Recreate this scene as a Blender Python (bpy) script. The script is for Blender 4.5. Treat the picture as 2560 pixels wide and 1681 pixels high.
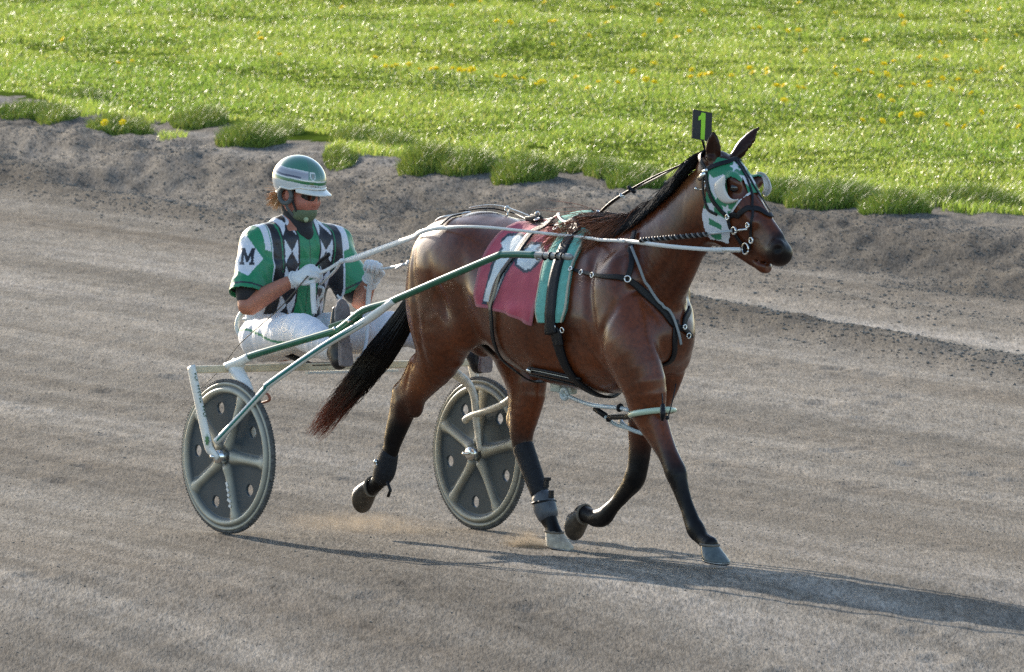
import bpy, bmesh, math, random
import numpy as np
from math import sin, cos, pi, sqrt, radians, atan2
from mathutils import Matrix, Vector

for o in list(bpy.data.objects):
    bpy.data.objects.remove(o, do_unlink=True)
COL = bpy.context.scene.collection
SC = bpy.context.scene
random.seed(5)
RNG = np.random.default_rng(5)

# ------------------------------------------------------------------ camera
def rotm(ax, a):
    c, s = cos(a), sin(a)
    return np.array({'x': [[1, 0, 0], [0, c, -s], [0, s, c]], 'y': [[c, 0, s], [0, 1, 0], [-s, 0, c]],
                     'z': [[c, -s, 0], [s, c, 0], [0, 0, 1]]}[ax])

CAM_DIST, CAM_PITCH, CAM_ROLL, HEADING = 90.0, radians(3.35), radians(0.65), radians(53)
CAM_F = 547.0 * CAM_DIST                       # focal length in pixels of the 2560 px wide photograph
CAM_LOC = np.array([0, -CAM_DIST * cos(CAM_PITCH), CAM_DIST * sin(CAM_PITCH)])
CAM_M = rotm('x', pi / 2 - CAM_PITCH) @ rotm('z', CAM_ROLL)
TOCART = rotm('z', HEADING)                    # world -> cart frame (x forward, y to the horse's left, z up)

def proj(p):
    q = CAM_M.T @ (np.asarray(p) - CAM_LOC)
    return 1280 + CAM_F * q[0] / -q[2], 840.5 - CAM_F * q[1] / -q[2]

for _ in range(25):
    _x, _y = proj(np.zeros(3))
    CAM_M = CAM_M @ rotm('x', (1333 - _y) / CAM_F) @ rotm('y', (885 - _x) / CAM_F)

def ray(px, py):
    d = CAM_M @ np.array([(px - 1280) / CAM_F, -(py - 840.5) / CAM_F, -1.0])
    return TOCART @ CAM_LOC, TOCART @ d

def P(px, py, l):
    """point in the cart frame seen at photo pixel px,py and lying l metres left of the cart's midline"""
    o, d = ray(px, py)
    return o + (l - o[1]) / d[1] * d

def pix(V):
    """photo pixels of points given in the cart frame"""
    q = (np.asarray(V, float) @ TOCART - CAM_LOC) @ CAM_M
    return 1280 + CAM_F * q[..., 0] / -q[..., 2], 840.5 - CAM_F * q[..., 1] / -q[..., 2]

def G(px, py, z=0.0):
    """world point on the ground seen at photo pixel px,py"""
    d = CAM_M @ np.array([(px - 1280) / CAM_F, -(py - 840.5) / CAM_F, -1.0])
    return CAM_LOC + (z - CAM_LOC[2]) / d[2] * d

cam_data = bpy.data.cameras.new('camera')
cam = bpy.data.objects.new('camera', cam_data)
COL.objects.link(cam)
m4 = Matrix([list(CAM_M[i]) + [CAM_LOC[i]] for i in range(3)] + [[0, 0, 0, 1]])
cam.matrix_world = m4
cam_data.sensor_width = 36
cam_data.lens = CAM_F / 2560 * 36
cam_data.clip_start = 5
cam_data.clip_end = 3000
cam_data.dof.use_dof = True
cam_data.dof.focus_distance = 89.3
cam_data.dof.aperture_fstop = 24
SC.camera = cam
SC.cycles.use_denoising = False
SC.cycles.sample_clamp_indirect = 2.5
SC.cycles.sample_clamp_direct = 6
SC.cycles.caustics_reflective = False
SC.cycles.caustics_refractive = False

# ------------------------------------------------------------------ light
SUN_EL, SUN_AZ = radians(18.5), atan2(0.885, -0.465)      # direction towards the sun
sd = Vector((cos(SUN_AZ) * cos(SUN_EL), sin(SUN_AZ) * cos(SUN_EL), sin(SUN_EL)))
sun_data = bpy.data.lights.new('sun', 'SUN')
sun_data.energy = 4.1
sun_data.angle = radians(0.55)
sun_data.color = (1.0, 0.88, 0.73)
sun = bpy.data.objects.new('sun', sun_data)
COL.objects.link(sun)
sun.rotation_euler = (-sd).to_track_quat('-Z', 'Y').to_euler()
w = bpy.data.worlds.new('World')
SC.world = w
w.use_nodes = True
nt = w.node_tree
bg = nt.nodes['Background']
sky = nt.nodes.new('ShaderNodeTexSky')
sky.sky_type = 'NISHITA'
sky.sun_disc = False
sky.sun_elevation = SUN_EL
sky.sun_rotation = pi / 2 - SUN_AZ
sky.air_density = 1.0
sky.dust_density = 0.8
sky.ozone_density = 1.2
nt.links.new(sky.outputs[0], bg.inputs[0])
bg.inputs[1].default_value = 0.15
SC.view_settings.view_transform = 'Standard'
SC.view_settings.look = 'None'
SC.view_settings.gamma = 1
SC.view_settings.exposure = 1.08

# ------------------------------------------------------------------ helpers
def mesh_obj(name, verts, faces, mat=None, parent=None, smooth=True, cols=None, loc=None):
    verts = np.asarray(verts, dtype=np.float32).reshape(-1, 3)
    me = bpy.data.meshes.new(name)
    if isinstance(faces, np.ndarray):
        n, k = faces.shape
        me.vertices.add(len(verts)); me.vertices.foreach_set('co', verts.ravel())
        me.loops.add(n * k); me.loops.foreach_set('vertex_index', faces.astype(np.int32).ravel())
        me.polygons.add(n); me.polygons.foreach_set('loop_start', np.arange(0, n * k, k, dtype=np.int32))
        me.polygons.foreach_set('loop_total', np.full(n, k, dtype=np.int32))
        me.update(calc_edges=True)
    else:
        me.from_pydata([tuple(map(float, v)) for v in verts], [], [tuple(int(i) for i in f) for f in faces])
        me.update()
    me.polygons.foreach_set('use_smooth', np.full(len(me.polygons), smooth))
    if cols is not None:
        cols = np.asarray(cols, dtype=np.float32)
        at = me.color_attributes.new('Col', 'FLOAT_COLOR', 'POINT')
        at.data.foreach_set('color', np.concatenate([cols, np.ones((len(cols), 1), np.float32)], 1).ravel())
    if mat is not None:
        me.materials.append(mat)
    o = bpy.data.objects.new(name, me)
    COL.objects.link(o)
    if parent is not None:
        o.parent = parent
    if loc is not None:
        o.location = loc
    return o

def tag(o, label=None, cat=None, group=None, kind=None):
    if label: o['label'] = label
    if cat: o['category'] = cat
    if group: o['group'] = group
    if kind: o['kind'] = kind
    return o

def cart(o):
    """top-level things modelled in the cart frame stand turned to the horse's heading"""
    o.rotation_euler = (0, 0, -HEADING)
    return o

def N(a):
    a = np.asarray(a, float)
    return a / (np.linalg.norm(a) + 1e-12)

def mat(name, col=(0.5, 0.5, 0.5), rough=0.5, metal=0.0, var=0.0, vscale=20.0, bump=0.0, bscale=80.0, attr=False,
        spec=0.5, trans=None, coat=0.0, sheen=0.0):
    m = bpy.data.materials.new(name)
    m.use_nodes = True
    t = m.node_tree
    b = t.nodes['Principled BSDF']
    b.inputs['Roughness'].default_value = rough
    b.inputs['Metallic'].default_value = metal
    b.inputs['Specular IOR Level'].default_value = spec
    b.inputs['Coat Weight'].default_value = coat
    b.inputs['Coat Roughness'].default_value = 0.15
    b.inputs['Sheen Weight'].default_value = sheen
    b.inputs['Base Color'].default_value = (*col, 1)
    tc = t.nodes.new('ShaderNodeTexCoord')
    src = None
    if attr:
        a = t.nodes.new('ShaderNodeAttribute'); a.attribute_name = 'Col'
        src = a.outputs['Color']
    if var > 0:
        n = t.nodes.new('ShaderNodeTexNoise'); n.inputs['Scale'].default_value = vscale
        n.inputs['Detail'].default_value = 6
        t.links.new(tc.outputs['Object'], n.inputs['Vector'])
        r = t.nodes.new('ShaderNodeMapRange')
        r.inputs['From Min'].default_value = 0.3; r.inputs['From Max'].default_value = 0.7
        r.inputs['To Min'].default_value = 1 - var; r.inputs['To Max'].default_value = 1 + var
        t.links.new(n.outputs['Fac'], r.inputs['Value'])
        mx = t.nodes.new('ShaderNodeVectorMath'); mx.operation = 'MULTIPLY'
        if src is not None: t.links.new(src, mx.inputs[0])
        else: mx.inputs[0].default_value = col
        t.links.new(r.outputs[0], mx.inputs[1])
        src = mx.outputs[0]
    if src is not None:
        t.links.new(src, b.inputs['Base Color'])
    if bump > 0:
        n2 = t.nodes.new('ShaderNodeTexNoise'); n2.inputs['Scale'].default_value = bscale
        n2.inputs['Detail'].default_value = 4
        t.links.new(tc.outputs['Object'], n2.inputs['Vector'])
        bp = t.nodes.new('ShaderNodeBump'); bp.inputs['Strength'].default_value = bump
        bp.inputs['Distance'].default_value = 0.01
        t.links.new(n2.outputs['Fac'], bp.inputs['Height'])
        t.links.new(bp.outputs[0], b.inputs['Normal'])
    if trans is not None:                       # thin, light shining through
        tr = t.nodes.new('ShaderNodeBsdfTranslucent')
        if src is not None: t.links.new(src, tr.inputs['Color'])
        else: tr.inputs['Color'].default_value = (*col, 1)
        ms = t.nodes.new('ShaderNodeMixShader'); ms.inputs[0].default_value = trans
        t.links.new(b.outputs[0], ms.inputs[1]); t.links.new(tr.outputs[0], ms.inputs[2])
        t.links.new(ms.outputs[0], t.nodes['Material Output'].inputs[0])
    return m

# value noise on numpy arrays
def vnoise(x, y, seed=0):
    xi = np.floor(x).astype(np.int64); yi = np.floor(y).astype(np.int64)
    fx = x - xi; fy = y - yi
    fx = fx * fx * (3 - 2 * fx); fy = fy * fy * (3 - 2 * fy)
    def h(a, b):
        n = (a * 374761393 + b * 668265263 + seed * 974634777) & 0x7fffffff
        n = ((n ^ (n >> 13)) * 1274126177) & 0x7fffffff
        n = n ^ (n >> 16)
        return (n & 0xffff) / 65535.0
    a = h(xi, yi); b = h(xi + 1, yi); c = h(xi, yi + 1); d = h(xi + 1, yi + 1)
    return (a * (1 - fx) + b * fx) * (1 - fy) + (c * (1 - fx) + d * fx) * fy

def fbm(x, y, seed=0, oct=4):
    s = 0; a = 1; t = 0
    for i in range(oct):
        s = s + a * vnoise(x * 2 ** i + 17.3 * i, y * 2 ** i - 9.1 * i, seed + i); t += a; a *= 0.5
    return s / t

def sstep(a, b, x):
    t = np.clip((x - a) / (b - a), 0, 1)
    return t * t * (3 - 2 * t)

# ---- signed distance modelling: one continuous skin grown from blended tapered segments
def seg(p0, p1, r0, r1, side=(0, 1, 0), k=0.03):
    """r0,r1: (half thickness in the plane, half width along side) at each end"""
    p0 = np.asarray(p0, float); p1 = np.asarray(p1, float)
    if np.isscalar(r0): r0 = (r0, r0)
    if np.isscalar(r1): r1 = (r1, r1)
    T = N(p1 - p0); B = np.asarray(side, float); B = N(B - T * (B @ T)); Nn = np.cross(B, T)
    return dict(t='seg', p0=p0, T=T, L=np.linalg.norm(p1 - p0), B=B, N=Nn, r0=r0, r1=r1, k=k,
                lo=np.minimum(p0, p1) - max(*r0, *r1), hi=np.maximum(p0, p1) + max(*r0, *r1))

def ell(c, r, R=None, k=0.03, sub=False):
    c = np.asarray(c, float); r = np.asarray(r, float)
    R = np.eye(3) if R is None else np.asarray(R, float)
    return dict(t='ell', c=c, r=r, R=R, k=k, sub=sub, lo=c - r.max(), hi=c + r.max())

def chain(nodes, side=(0, 1, 0), k=0.03, div=3):
    """one smooth tapering limb through nodes (point, (half thickness, half width))"""
    A = np.array([list(map(float, p)) + (list(map(float, r)) if not np.isscalar(r) else [r, r]) for p, r in nodes])
    A = spline(A, (len(nodes) - 1) * div + 1)
    A[:, 3:] = np.maximum(A[:, 3:], 0.002)
    ss = [seg(A[i, :3], A[i + 1, :3], A[i, 3:], A[i + 1, 3:], side, k) for i in range(len(A) - 1)]
    return [dict(t='chain', segs=ss, k=k, lo=np.min([q['lo'] for q in ss], 0), hi=np.max([q['hi'] for q in ss], 0))]

def axes(x, z):
    """rotation whose rows are local x,y,z"""
    x = N(x); z = np.asarray(z, float); z = N(z - x * (z @ x))
    return np.array([x, np.cross(z, x), z])

def dist(p, X):
    if p['t'] == 'chain':
        d = dist(p['segs'][0], X)
        for q in p['segs'][1:]: d = np.minimum(d, dist(q, X))
        return d
    if p['t'] == 'seg':
        v = X - p['p0'].astype(X.dtype)
        t = np.clip(v @ p['T'].astype(X.dtype), 0, p['L'])
        u = t / max(p['L'], 1e-9)
        q = v - t[..., None] * p['T'].astype(X.dtype)
        a = p['r0'][0] + (p['r1'][0] - p['r0'][0]) * u
        b = p['r0'][1] + (p['r1'][1] - p['r0'][1]) * u
        m = np.minimum(a, b)
        e = np.sqrt(((q @ p['N'].astype(X.dtype)) / a) ** 2 + ((q @ p['B'].astype(X.dtype)) / b) ** 2 + ((q @ p['T'].astype(X.dtype)) / m) ** 2)
        return (e - 1) * m
    v = (X - p['c'].astype(X.dtype)) @ p['R'].T.astype(X.dtype)
    e = np.sqrt(((v / p['r'].astype(X.dtype)) ** 2).sum(-1))
    return (e - 1) * p['r'].min()

def blend(D, d, p):
    k = p['k']
    if p.get('sub'):
        d = -d
        h = np.maximum(k - np.abs(D - d), 0) / k
        return np.maximum(D, d) + h * h * k * 0.25
    h = np.maximum(k - np.abs(D - d), 0) / k
    return np.minimum(D, d) - h * h * k * 0.25

def field(prims, X, dtype=np.float64):
    D = np.full(X.shape[:-1], 1.0)
    for p in prims:
        D = blend(D, dist(p, X), p)
    return D

def surface(prims, vox, pad=0.05, disp=None):
    lo = np.min([p['lo'] for p in prims if not p.get('sub')], 0) - pad
    hi = np.max([p['hi'] for p in prims if not p.get('sub')], 0) + pad
    n = np.ceil((hi - lo) / vox).astype(int) + 1
    ax = [(lo[i] + vox * np.arange(n[i])).astype(np.float32) for i in range(3)]
    D = np.full(n, 1.0, np.float32)
    for p in prims:
        m = p['k'] + 3 * vox
        a = np.clip(np.floor((p['lo'] - m - lo) / vox).astype(int), 0, n)
        b = np.clip(np.ceil((p['hi'] + m - lo) / vox).astype(int) + 1, 0, n)
        if np.any(b <= a): continue
        s = (slice(a[0], b[0]), slice(a[1], b[1]), slice(a[2], b[2]))
        if p['t'] == 'chain':
            d = np.full(b - a, 1.0, np.float32)
            for q in p['segs']:
                a2 = np.clip(np.floor((q['lo'] - m - lo) / vox).astype(int), a, b)
                b2 = np.clip(np.ceil((q['hi'] + m - lo) / vox).astype(int) + 1, a, b)
                if np.any(b2 <= a2): continue
                X = np.stack(np.meshgrid(ax[0][a2[0]:b2[0]], ax[1][a2[1]:b2[1]], ax[2][a2[2]:b2[2]], indexing='ij'), -1)
                s2 = tuple(slice(a2[i] - a[i], b2[i] - a[i]) for i in range(3))
                d[s2] = np.minimum(d[s2], dist(q, X))
        else:
            X = np.stack(np.meshgrid(ax[0][a[0]:b[0]], ax[1][a[1]:b[1]], ax[2][a[2]:b[2]], indexing='ij'), -1)
            d = dist(p, X)
        D[s] = blend(D[s], d, p)
    if disp is not None:
        near = np.abs(D) < 0.05
        idx = np.argwhere(near)
        D[near] += disp(lo + idx * vox).astype(np.float32)
    return nets(D, lo, vox)

def nets(D, lo, vox):
    S = D < 0
    nx, ny, nz = D.shape
    c = np.zeros((nx - 1, ny - 1, nz - 1), np.int8)
    for i in (0, 1):
        for j in (0, 1):
            for k in (0, 1):
                c += S[i:nx - 1 + i, j:ny - 1 + j, k:nz - 1 + k]
    act = np.argwhere((c > 0) & (c < 8))
    idx = np.full(c.shape, -1, np.int64)
    idx[tuple(act.T)] = np.arange(len(act))
    acc = np.zeros((len(act), 3)); cnt = np.zeros(len(act))
    corners = [(i, j, k) for i in (0, 1) for j in (0, 1) for k in (0, 1)]
    for a in corners:
        for ax in range(3):
            if a[ax]: continue
            b = list(a); b[ax] = 1
            A = D[act[:, 0] + a[0], act[:, 1] + a[1], act[:, 2] + a[2]]
            B = D[act[:, 0] + b[0], act[:, 1] + b[1], act[:, 2] + b[2]]
            cr = (A < 0) != (B < 0)
            t = np.where(cr, A / np.where(cr, A - B, 1), 0)
            pt = np.tile(np.array(a, float), (len(act), 1)); pt[:, ax] += t
            acc[cr] += pt[cr]; cnt[cr] += 1
    V = lo + vox * (act + acc / cnt[:, None])
    F = []
    for ax in range(3):
        sl0 = [slice(None)] * 3; sl1 = [slice(None)] * 3
        sl0[ax] = slice(0, -1); sl1[ax] = slice(1, None)
        e = np.argwhere(S[tuple(sl0)] != S[tuple(sl1)])
        u, v = (ax + 1) % 3, (ax + 2) % 3
        ok = (e[:, u] > 0) & (e[:, v] > 0) & (e[:, u] < D.shape[u] - 1) & (e[:, v] < D.shape[v] - 1)
        e = e[ok]
        q = []
        for du, dv in ((-1, -1), (0, -1), (0, 0), (-1, 0)):
            f = e.copy(); f[:, u] += du; f[:, v] += dv
            q.append(idx[f[:, 0], f[:, 1], f[:, 2]])
        q = np.stack(q, 1)
        inside = S[e[:, 0], e[:, 1], e[:, 2]]
        q[~inside] = q[~inside][:, ::-1]
        F.append(q)
    F = np.concatenate(F)
    return V, F[(F >= 0).all(1)]

def grad(prims, X, h=0.002):
    g = np.zeros_like(X)
    for i in range(3):
        d = np.zeros(3); d[i] = h
        g[:, i] = (field(prims, X + d) - field(prims, X - d)) / (2 * h)
    return g

def project(prims, X, off=0.0, it=6):
    X = np.array(X, float)
    for _ in range(it):
        D = field(prims, X); g = grad(prims, X)
        n2 = np.maximum((g ** 2).sum(1), 0.05)
        st = ((D - off) / n2)[:, None] * g
        ln = np.linalg.norm(st, axis=1, keepdims=True)
        X -= st * np.minimum(1, 0.05 / np.maximum(ln, 1e-9))
    return X

def spline(pts, n):
    """Catmull-Rom through pts, n samples (any dimension)"""
    pts = np.asarray(pts, float)
    m = len(pts)
    if m == 2:
        return pts[0] + (pts[1] - pts[0]) * np.linspace(0, 1, n)[:, None]
    q = np.vstack([2 * pts[0] - pts[1], pts, 2 * pts[-1] - pts[-2]])
    u = np.linspace(0, m - 1 - 1e-9, n); i = u.astype(int); t = (u - i)[:, None]
    a, b, c, d = q[i], q[i + 1], q[i + 2], q[i + 3]
    return 0.5 * (2 * b + (c - a) * t + (2 * a - 5 * b + 4 * c - d) * t ** 2 + (3 * b - a - 3 * c + d) * t ** 3)

def tube_data(path, r, n=10, caps=True, flat=None, up=(0, 0, 1)):
    """verts, faces of a round (or flattened: flat = ratio of thickness) tube along path"""
    path = np.asarray(path, float)
    r = np.broadcast_to(np.asarray(r, float), (len(path),))
    T = np.gradient(path, axis=0); T /= np.linalg.norm(T, axis=1, keepdims=True) + 1e-12
    u = np.asarray(up, float)
    V = []
    for p, t, rr in zip(path, T, r):
        b = np.cross(u, t)
        if np.linalg.norm(b) < 1e-3: b = np.cross((1, 0.2, 0), t)
        b = N(b); nn = np.cross(t, b)
        for j in range(n):
            a = 2 * pi * j / n
            V.append(p + rr * (cos(a) * b + sin(a) * nn * (flat or 1)))
        u = nn
    F = []
    for i in range(len(path) - 1):
        for j in range(n):
            F.append((i * n + j, i * n + (j + 1) % n, (i + 1) * n + (j + 1) % n, (i + 1) * n + j))
    if caps:
        F.append(tuple(range(n))[::-1]); F.append(tuple(range((len(path) - 1) * n, len(path) * n)))
    return V, F

class MB:
    """collects shapes into one mesh"""
    def __init__(s): s.V = []; s.F = []
    def add(s, V, F):
        o = len(s.V); s.V += [tuple(map(float, v)) for v in V]; s.F += [tuple(int(i) + o for i in f) for f in F]; return s
    def tube(s, pts, r, n=10, samples=None, **k):
        p = np.asarray(pts, float)
        if samples: p = spline(p, samples)
        if not np.isscalar(r) and len(r) != len(p):
            r = np.interp(np.linspace(0, 1, len(p)), np.linspace(0, 1, len(r)), r)
        return s.add(*tube_data(p, r, n, **k))
    def box(s, c, half, R=None):
        R = np.eye(3) if R is None else R
        c = np.asarray(c, float); V = []
        for i in (-1, 1):
            for j in (-1, 1):
                for k in (-1, 1):
                    V.append(c + R.T @ (np.array([i, j, k]) * half))
        return s.add(V, [(0, 1, 3, 2), (4, 6, 7, 5), (0, 4, 5, 1), (2, 3, 7, 6), (0, 2, 6, 4), (1, 5, 7, 3)])
    def torus(s, c, ax, R, r, n=20, m=8, a0=0, a1=2 * pi):
        ax = N(ax); u = N(np.cross(ax, (0.3, 0.2, 1))); v = np.cross(ax, u)
        A = np.linspace(a0, a1, n)
        return s.add(*tube_data([np.asarray(c) + R * (cos(a) * u + sin(a) * v) for a in A], r, m, up=ax))
    def ball(s, c, r, n=10, m=8):
        r = np.broadcast_to(np.asarray(r, float), (3,)); V = []; F = []
        for i in range(m + 1):
            th = pi * i / m
            for j in range(n):
                a = 2 * pi * j / n
                V.append(np.asarray(c) + r * np.array([sin(th) * cos(a), sin(th) * sin(a), cos(th)]))
        for i in range(m):
            for j in range(n):
                F.append((i * n + j, (i + 1) * n + j, (i + 1) * n + (j + 1) % n, i * n + (j + 1) % n))
        return s.add(V, F)
    def build(s, name, m, parent=None, smooth=True, bevel=0.0, sub=0):
        o = mesh_obj(name, s.V, s.F, m, parent, smooth)
        if bevel:
            b = o.modifiers.new('bevel', 'BEVEL'); b.width = bevel; b.segments = 2; b.limit_method = 'ANGLE'
        if sub:
            b = o.modifiers.new('sub', 'SUBSURF'); b.levels = sub; b.render_levels = sub
        return o

def sheet(name, X, m, parent=None, thick=0.004, normals=None, cols=None, closed=False):
    """grid of points X[nu,nv,3] turned into a sheet with thickness thick towards -normals"""
    nu, nv = X.shape[:2]
    if normals is None:
        du = np.gradient(X, axis=0); dv = np.gradient(X, axis=1)
        normals = np.cross(du, dv); normals /= np.linalg.norm(normals, axis=-1, keepdims=True) + 1e-12
    V = np.concatenate([X.reshape(-1, 3), (X - thick * normals).reshape(-1, 3)])
    i, j = np.meshgrid(np.arange(nu - 1), np.arange(nv - 1), indexing='ij')
    a = (i * nv + j).ravel(); q = np.stack([a, a + nv, a + nv + 1, a + 1], 1)
    o = nu * nv
    F = [q, q[:, ::-1] + o]
    ring = [k * nv for k in range(nu)] + [(nu - 1) * nv + k for k in range(1, nv)] + [k * nv + nv - 1 for k in range(nu - 2, -1, -1)] + [k for k in range(nv - 2, 0, -1)]
    ring = np.array(ring); nx = np.roll(ring, -1)
    F.append(np.stack([ring, ring + o, nx + o, nx], 1))
    c = None
    if cols is not None:
        c = np.concatenate([cols.reshape(-1, 3)] * 2)
    return mesh_obj(name, V, np.concatenate(F), m, parent, True, c)

def drape(name, prims, ctrl, nu, nv, off, m, parent=None, thick=0.006, colf=None, wr=None):
    """ctrl[a][b] control points near the body -> smooth cloth lying on it"""
    ctrl = np.asarray(ctrl, float)
    A = np.stack([spline(ctrl[:, j], nu) for j in range(ctrl.shape[1])], 1)
    X = np.stack([spline(A[i], nv) for i in range(nu)], 0)
    U, W = np.meshgrid(np.linspace(0, 1, nu), np.linspace(0, 1, nv), indexing='ij')
    Y = project(prims, X.reshape(-1, 3), off)
    g = grad(prims, Y); g /= np.linalg.norm(g, axis=1, keepdims=True) + 1e-12
    if wr is not None:
        Y = Y + g * wr(U.ravel(), W.ravel())[:, None]
    cols = colf(U, W, Y.reshape(nu, nv, 3)) if colf else None
    return sheet(name, Y.reshape(nu, nv, 3), m, parent, thick, g.reshape(nu, nv, 3), cols)

def strap_grid(prims, path, width, n, off, m=5):
    path = spline(path, n)
    path = project(prims, path, off)
    T = np.gradient(path, axis=0); T /= np.linalg.norm(T, axis=1, keepdims=True) + 1e-12
    g = grad(prims, path); g /= np.linalg.norm(g, axis=1, keepdims=True) + 1e-12
    S = np.cross(g, T); S /= np.linalg.norm(S, axis=1, keepdims=True) + 1e-12
    w = np.broadcast_to(np.asarray(width, float), (n,)) if np.isscalar(width) else np.interp(np.linspace(0, 1, n), np.linspace(0, 1, len(width)), width)
    X = np.stack([path + S * (w * t)[:, None] for t in np.linspace(-0.5, 0.5, m)], 1)
    Y = project(prims, X.reshape(-1, 3), off, 3)
    g = grad(prims, Y); g /= np.linalg.norm(g, axis=1, keepdims=True) + 1e-12
    return Y.reshape(n, m, 3), g.reshape(n, m, 3)

def strap(name, prims, path, width, m, parent=None, off=0.006, thick=0.005, n=40):
    X, g = strap_grid(prims, path, width, n, off)
    return sheet(name, X, m, parent, thick, g)
# ------------------------------------------------------------------ ground
TN = np.array([0.949, 0.316])        # across the track
def edge_v(Y):                        # where the grass begins, measured across the track
    return 12.25 + 0.3 * np.sin(Y * 0.75) + 0.2 * np.sin(Y * 1.9 + 1) + 0.13 * np.maximum(36 - Y, 0)
def ridge_v(Y):
    return 8.36 + (Y - 15.7) * 0.073
_r = np.random.default_rng(77)
HOOFMARKS = [(x_, y_) for x_, y_ in zip(_r.uniform(-3.2, 4.2, 90), _r.uniform(-11, 16, 90))]
def height(X, Y):
    v = TN[0] * X + TN[1] * Y
    rv = ridge_v(Y)
    z = np.zeros_like(X)
    # harrow furrows and soft undulation of the racing surface
    near = 1 - sstep(-3, 1, v - rv)
    z += 0.010 * (fbm(v * 1.6, Y * 0.05, 3, 3) - 0.5)
    z += 0.012 * (fbm(v * 4.5 + 0.2 * Y, Y * 0.12, 5, 2) - 0.5) * (0.5 + 0.5 * near)
    z += 0.022 * (fbm(X * 7, Y * 2.4, 11, 4) - 0.5)
    # thin windrow of clods, then a smooth strip, then the loose bank under the grass
    z += 0.06 * np.exp(-((v - rv) / 0.28) ** 2) * (0.5 + fbm(X * 3, Y * 0.7, 7, 3))
    z += 0.05 * np.exp(-((v - rv - 1.1) / 0.3) ** 2) * sstep(30, 16, Y)
    b = edge_v(Y) - 0.8
    bank = sstep(-1.7, 0.1, v - b)
    z += 0.22 * bank * (0.75 + 0.5 * fbm(X * 0.8, Y * 0.16, 21, 3))
    rough = sstep(-2.0, -1.2, v - b) * (1 - sstep(0.3, 1.6, v - b))
    z += rough * 0.075 * (fbm(X * 2.2, Y * 0.8, 31, 4) - 0.5)
    z += np.exp(-((v - rv) / 0.25) ** 2) * 0.03 * (fbm(X * 9, Y * 3, 35, 3) - 0.5)
    z += rough * 0.075 * (fbm(X * 8, Y * 2.5, 33, 4) - 0.5)
    z += sstep(0.5, 2.5, v - b) * 0.035 * (fbm(X * 0.9, Y * 0.3, 41, 3) - 0.5)
    # shallow hoof marks
    for hx, hy in HOOFMARKS:
        d2 = ((X - hx) / .075) ** 2 + ((Y - hy) / .16) ** 2
        z += -0.016 * np.exp(-d2) + 0.007 * np.exp(-(np.sqrt(d2) - 1.5) ** 2 * 4)
    # flat where horse and cart stand
    d = np.sqrt((X - 0.9) ** 2 + (Y + 0.4) ** 2)
    k = sstep(2.0, 4.0, d)
    z = z * (0.35 + 0.65 * k) - 0.002 * (1 - k)
    # foreground dips towards the camera, shaped so the cast shadow falls lower and thicker
    f = np.maximum(-2.7 - Y, 0)
    z = z - 0.036 * f * f / (f + 0.8)
    return z + 0.016 * np.exp(-((X + 0.575) ** 2 + (Y + 0.43) ** 2) / 0.16)

def grid_obj(name, xs, ys, m, zoff=0.0, cut=None):
    X, Y = np.meshgrid(xs, ys, indexing='ij')
    Z = height(X, Y) + zoff
    V = np.stack([X, Y, Z], -1).reshape(-1, 3)
    nx, ny = X.shape
    i, j = np.meshgrid(np.arange(nx - 1), np.arange(ny - 1), indexing='ij')
    a = (i * ny + j).ravel()
    F = np.stack([a, a + ny, a + ny + 1, a + 1], 1)
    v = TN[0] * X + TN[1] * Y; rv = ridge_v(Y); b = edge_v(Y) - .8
    c = 1 - .44 * sstep(-2.2, -1.3, v - b) * (1 - .5 * sstep(-.5, .3, v - b)) * (.75 + .5 * fbm(X * 1.5, Y * .4, 131, 3))     # loose soil of the bank, darkened for the shade on its near slope
    c = c * (1 - .45 * np.exp(-((v - rv + .1) / .33) ** 2) * (.5 + fbm(X * 2, Y * .4, 132, 3)))                                # turned-up windrow, shade of its near face put into the colour
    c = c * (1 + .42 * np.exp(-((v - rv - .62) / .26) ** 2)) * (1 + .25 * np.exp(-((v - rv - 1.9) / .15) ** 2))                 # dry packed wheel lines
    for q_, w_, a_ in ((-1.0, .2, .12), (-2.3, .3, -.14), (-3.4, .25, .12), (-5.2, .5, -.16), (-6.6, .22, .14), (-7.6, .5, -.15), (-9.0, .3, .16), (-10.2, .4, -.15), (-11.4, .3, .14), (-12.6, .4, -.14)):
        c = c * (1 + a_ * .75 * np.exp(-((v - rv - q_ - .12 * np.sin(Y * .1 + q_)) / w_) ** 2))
    return mesh_obj(name, V, F, m, cols=np.repeat(c.reshape(-1, 1), 3, 1))

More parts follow.
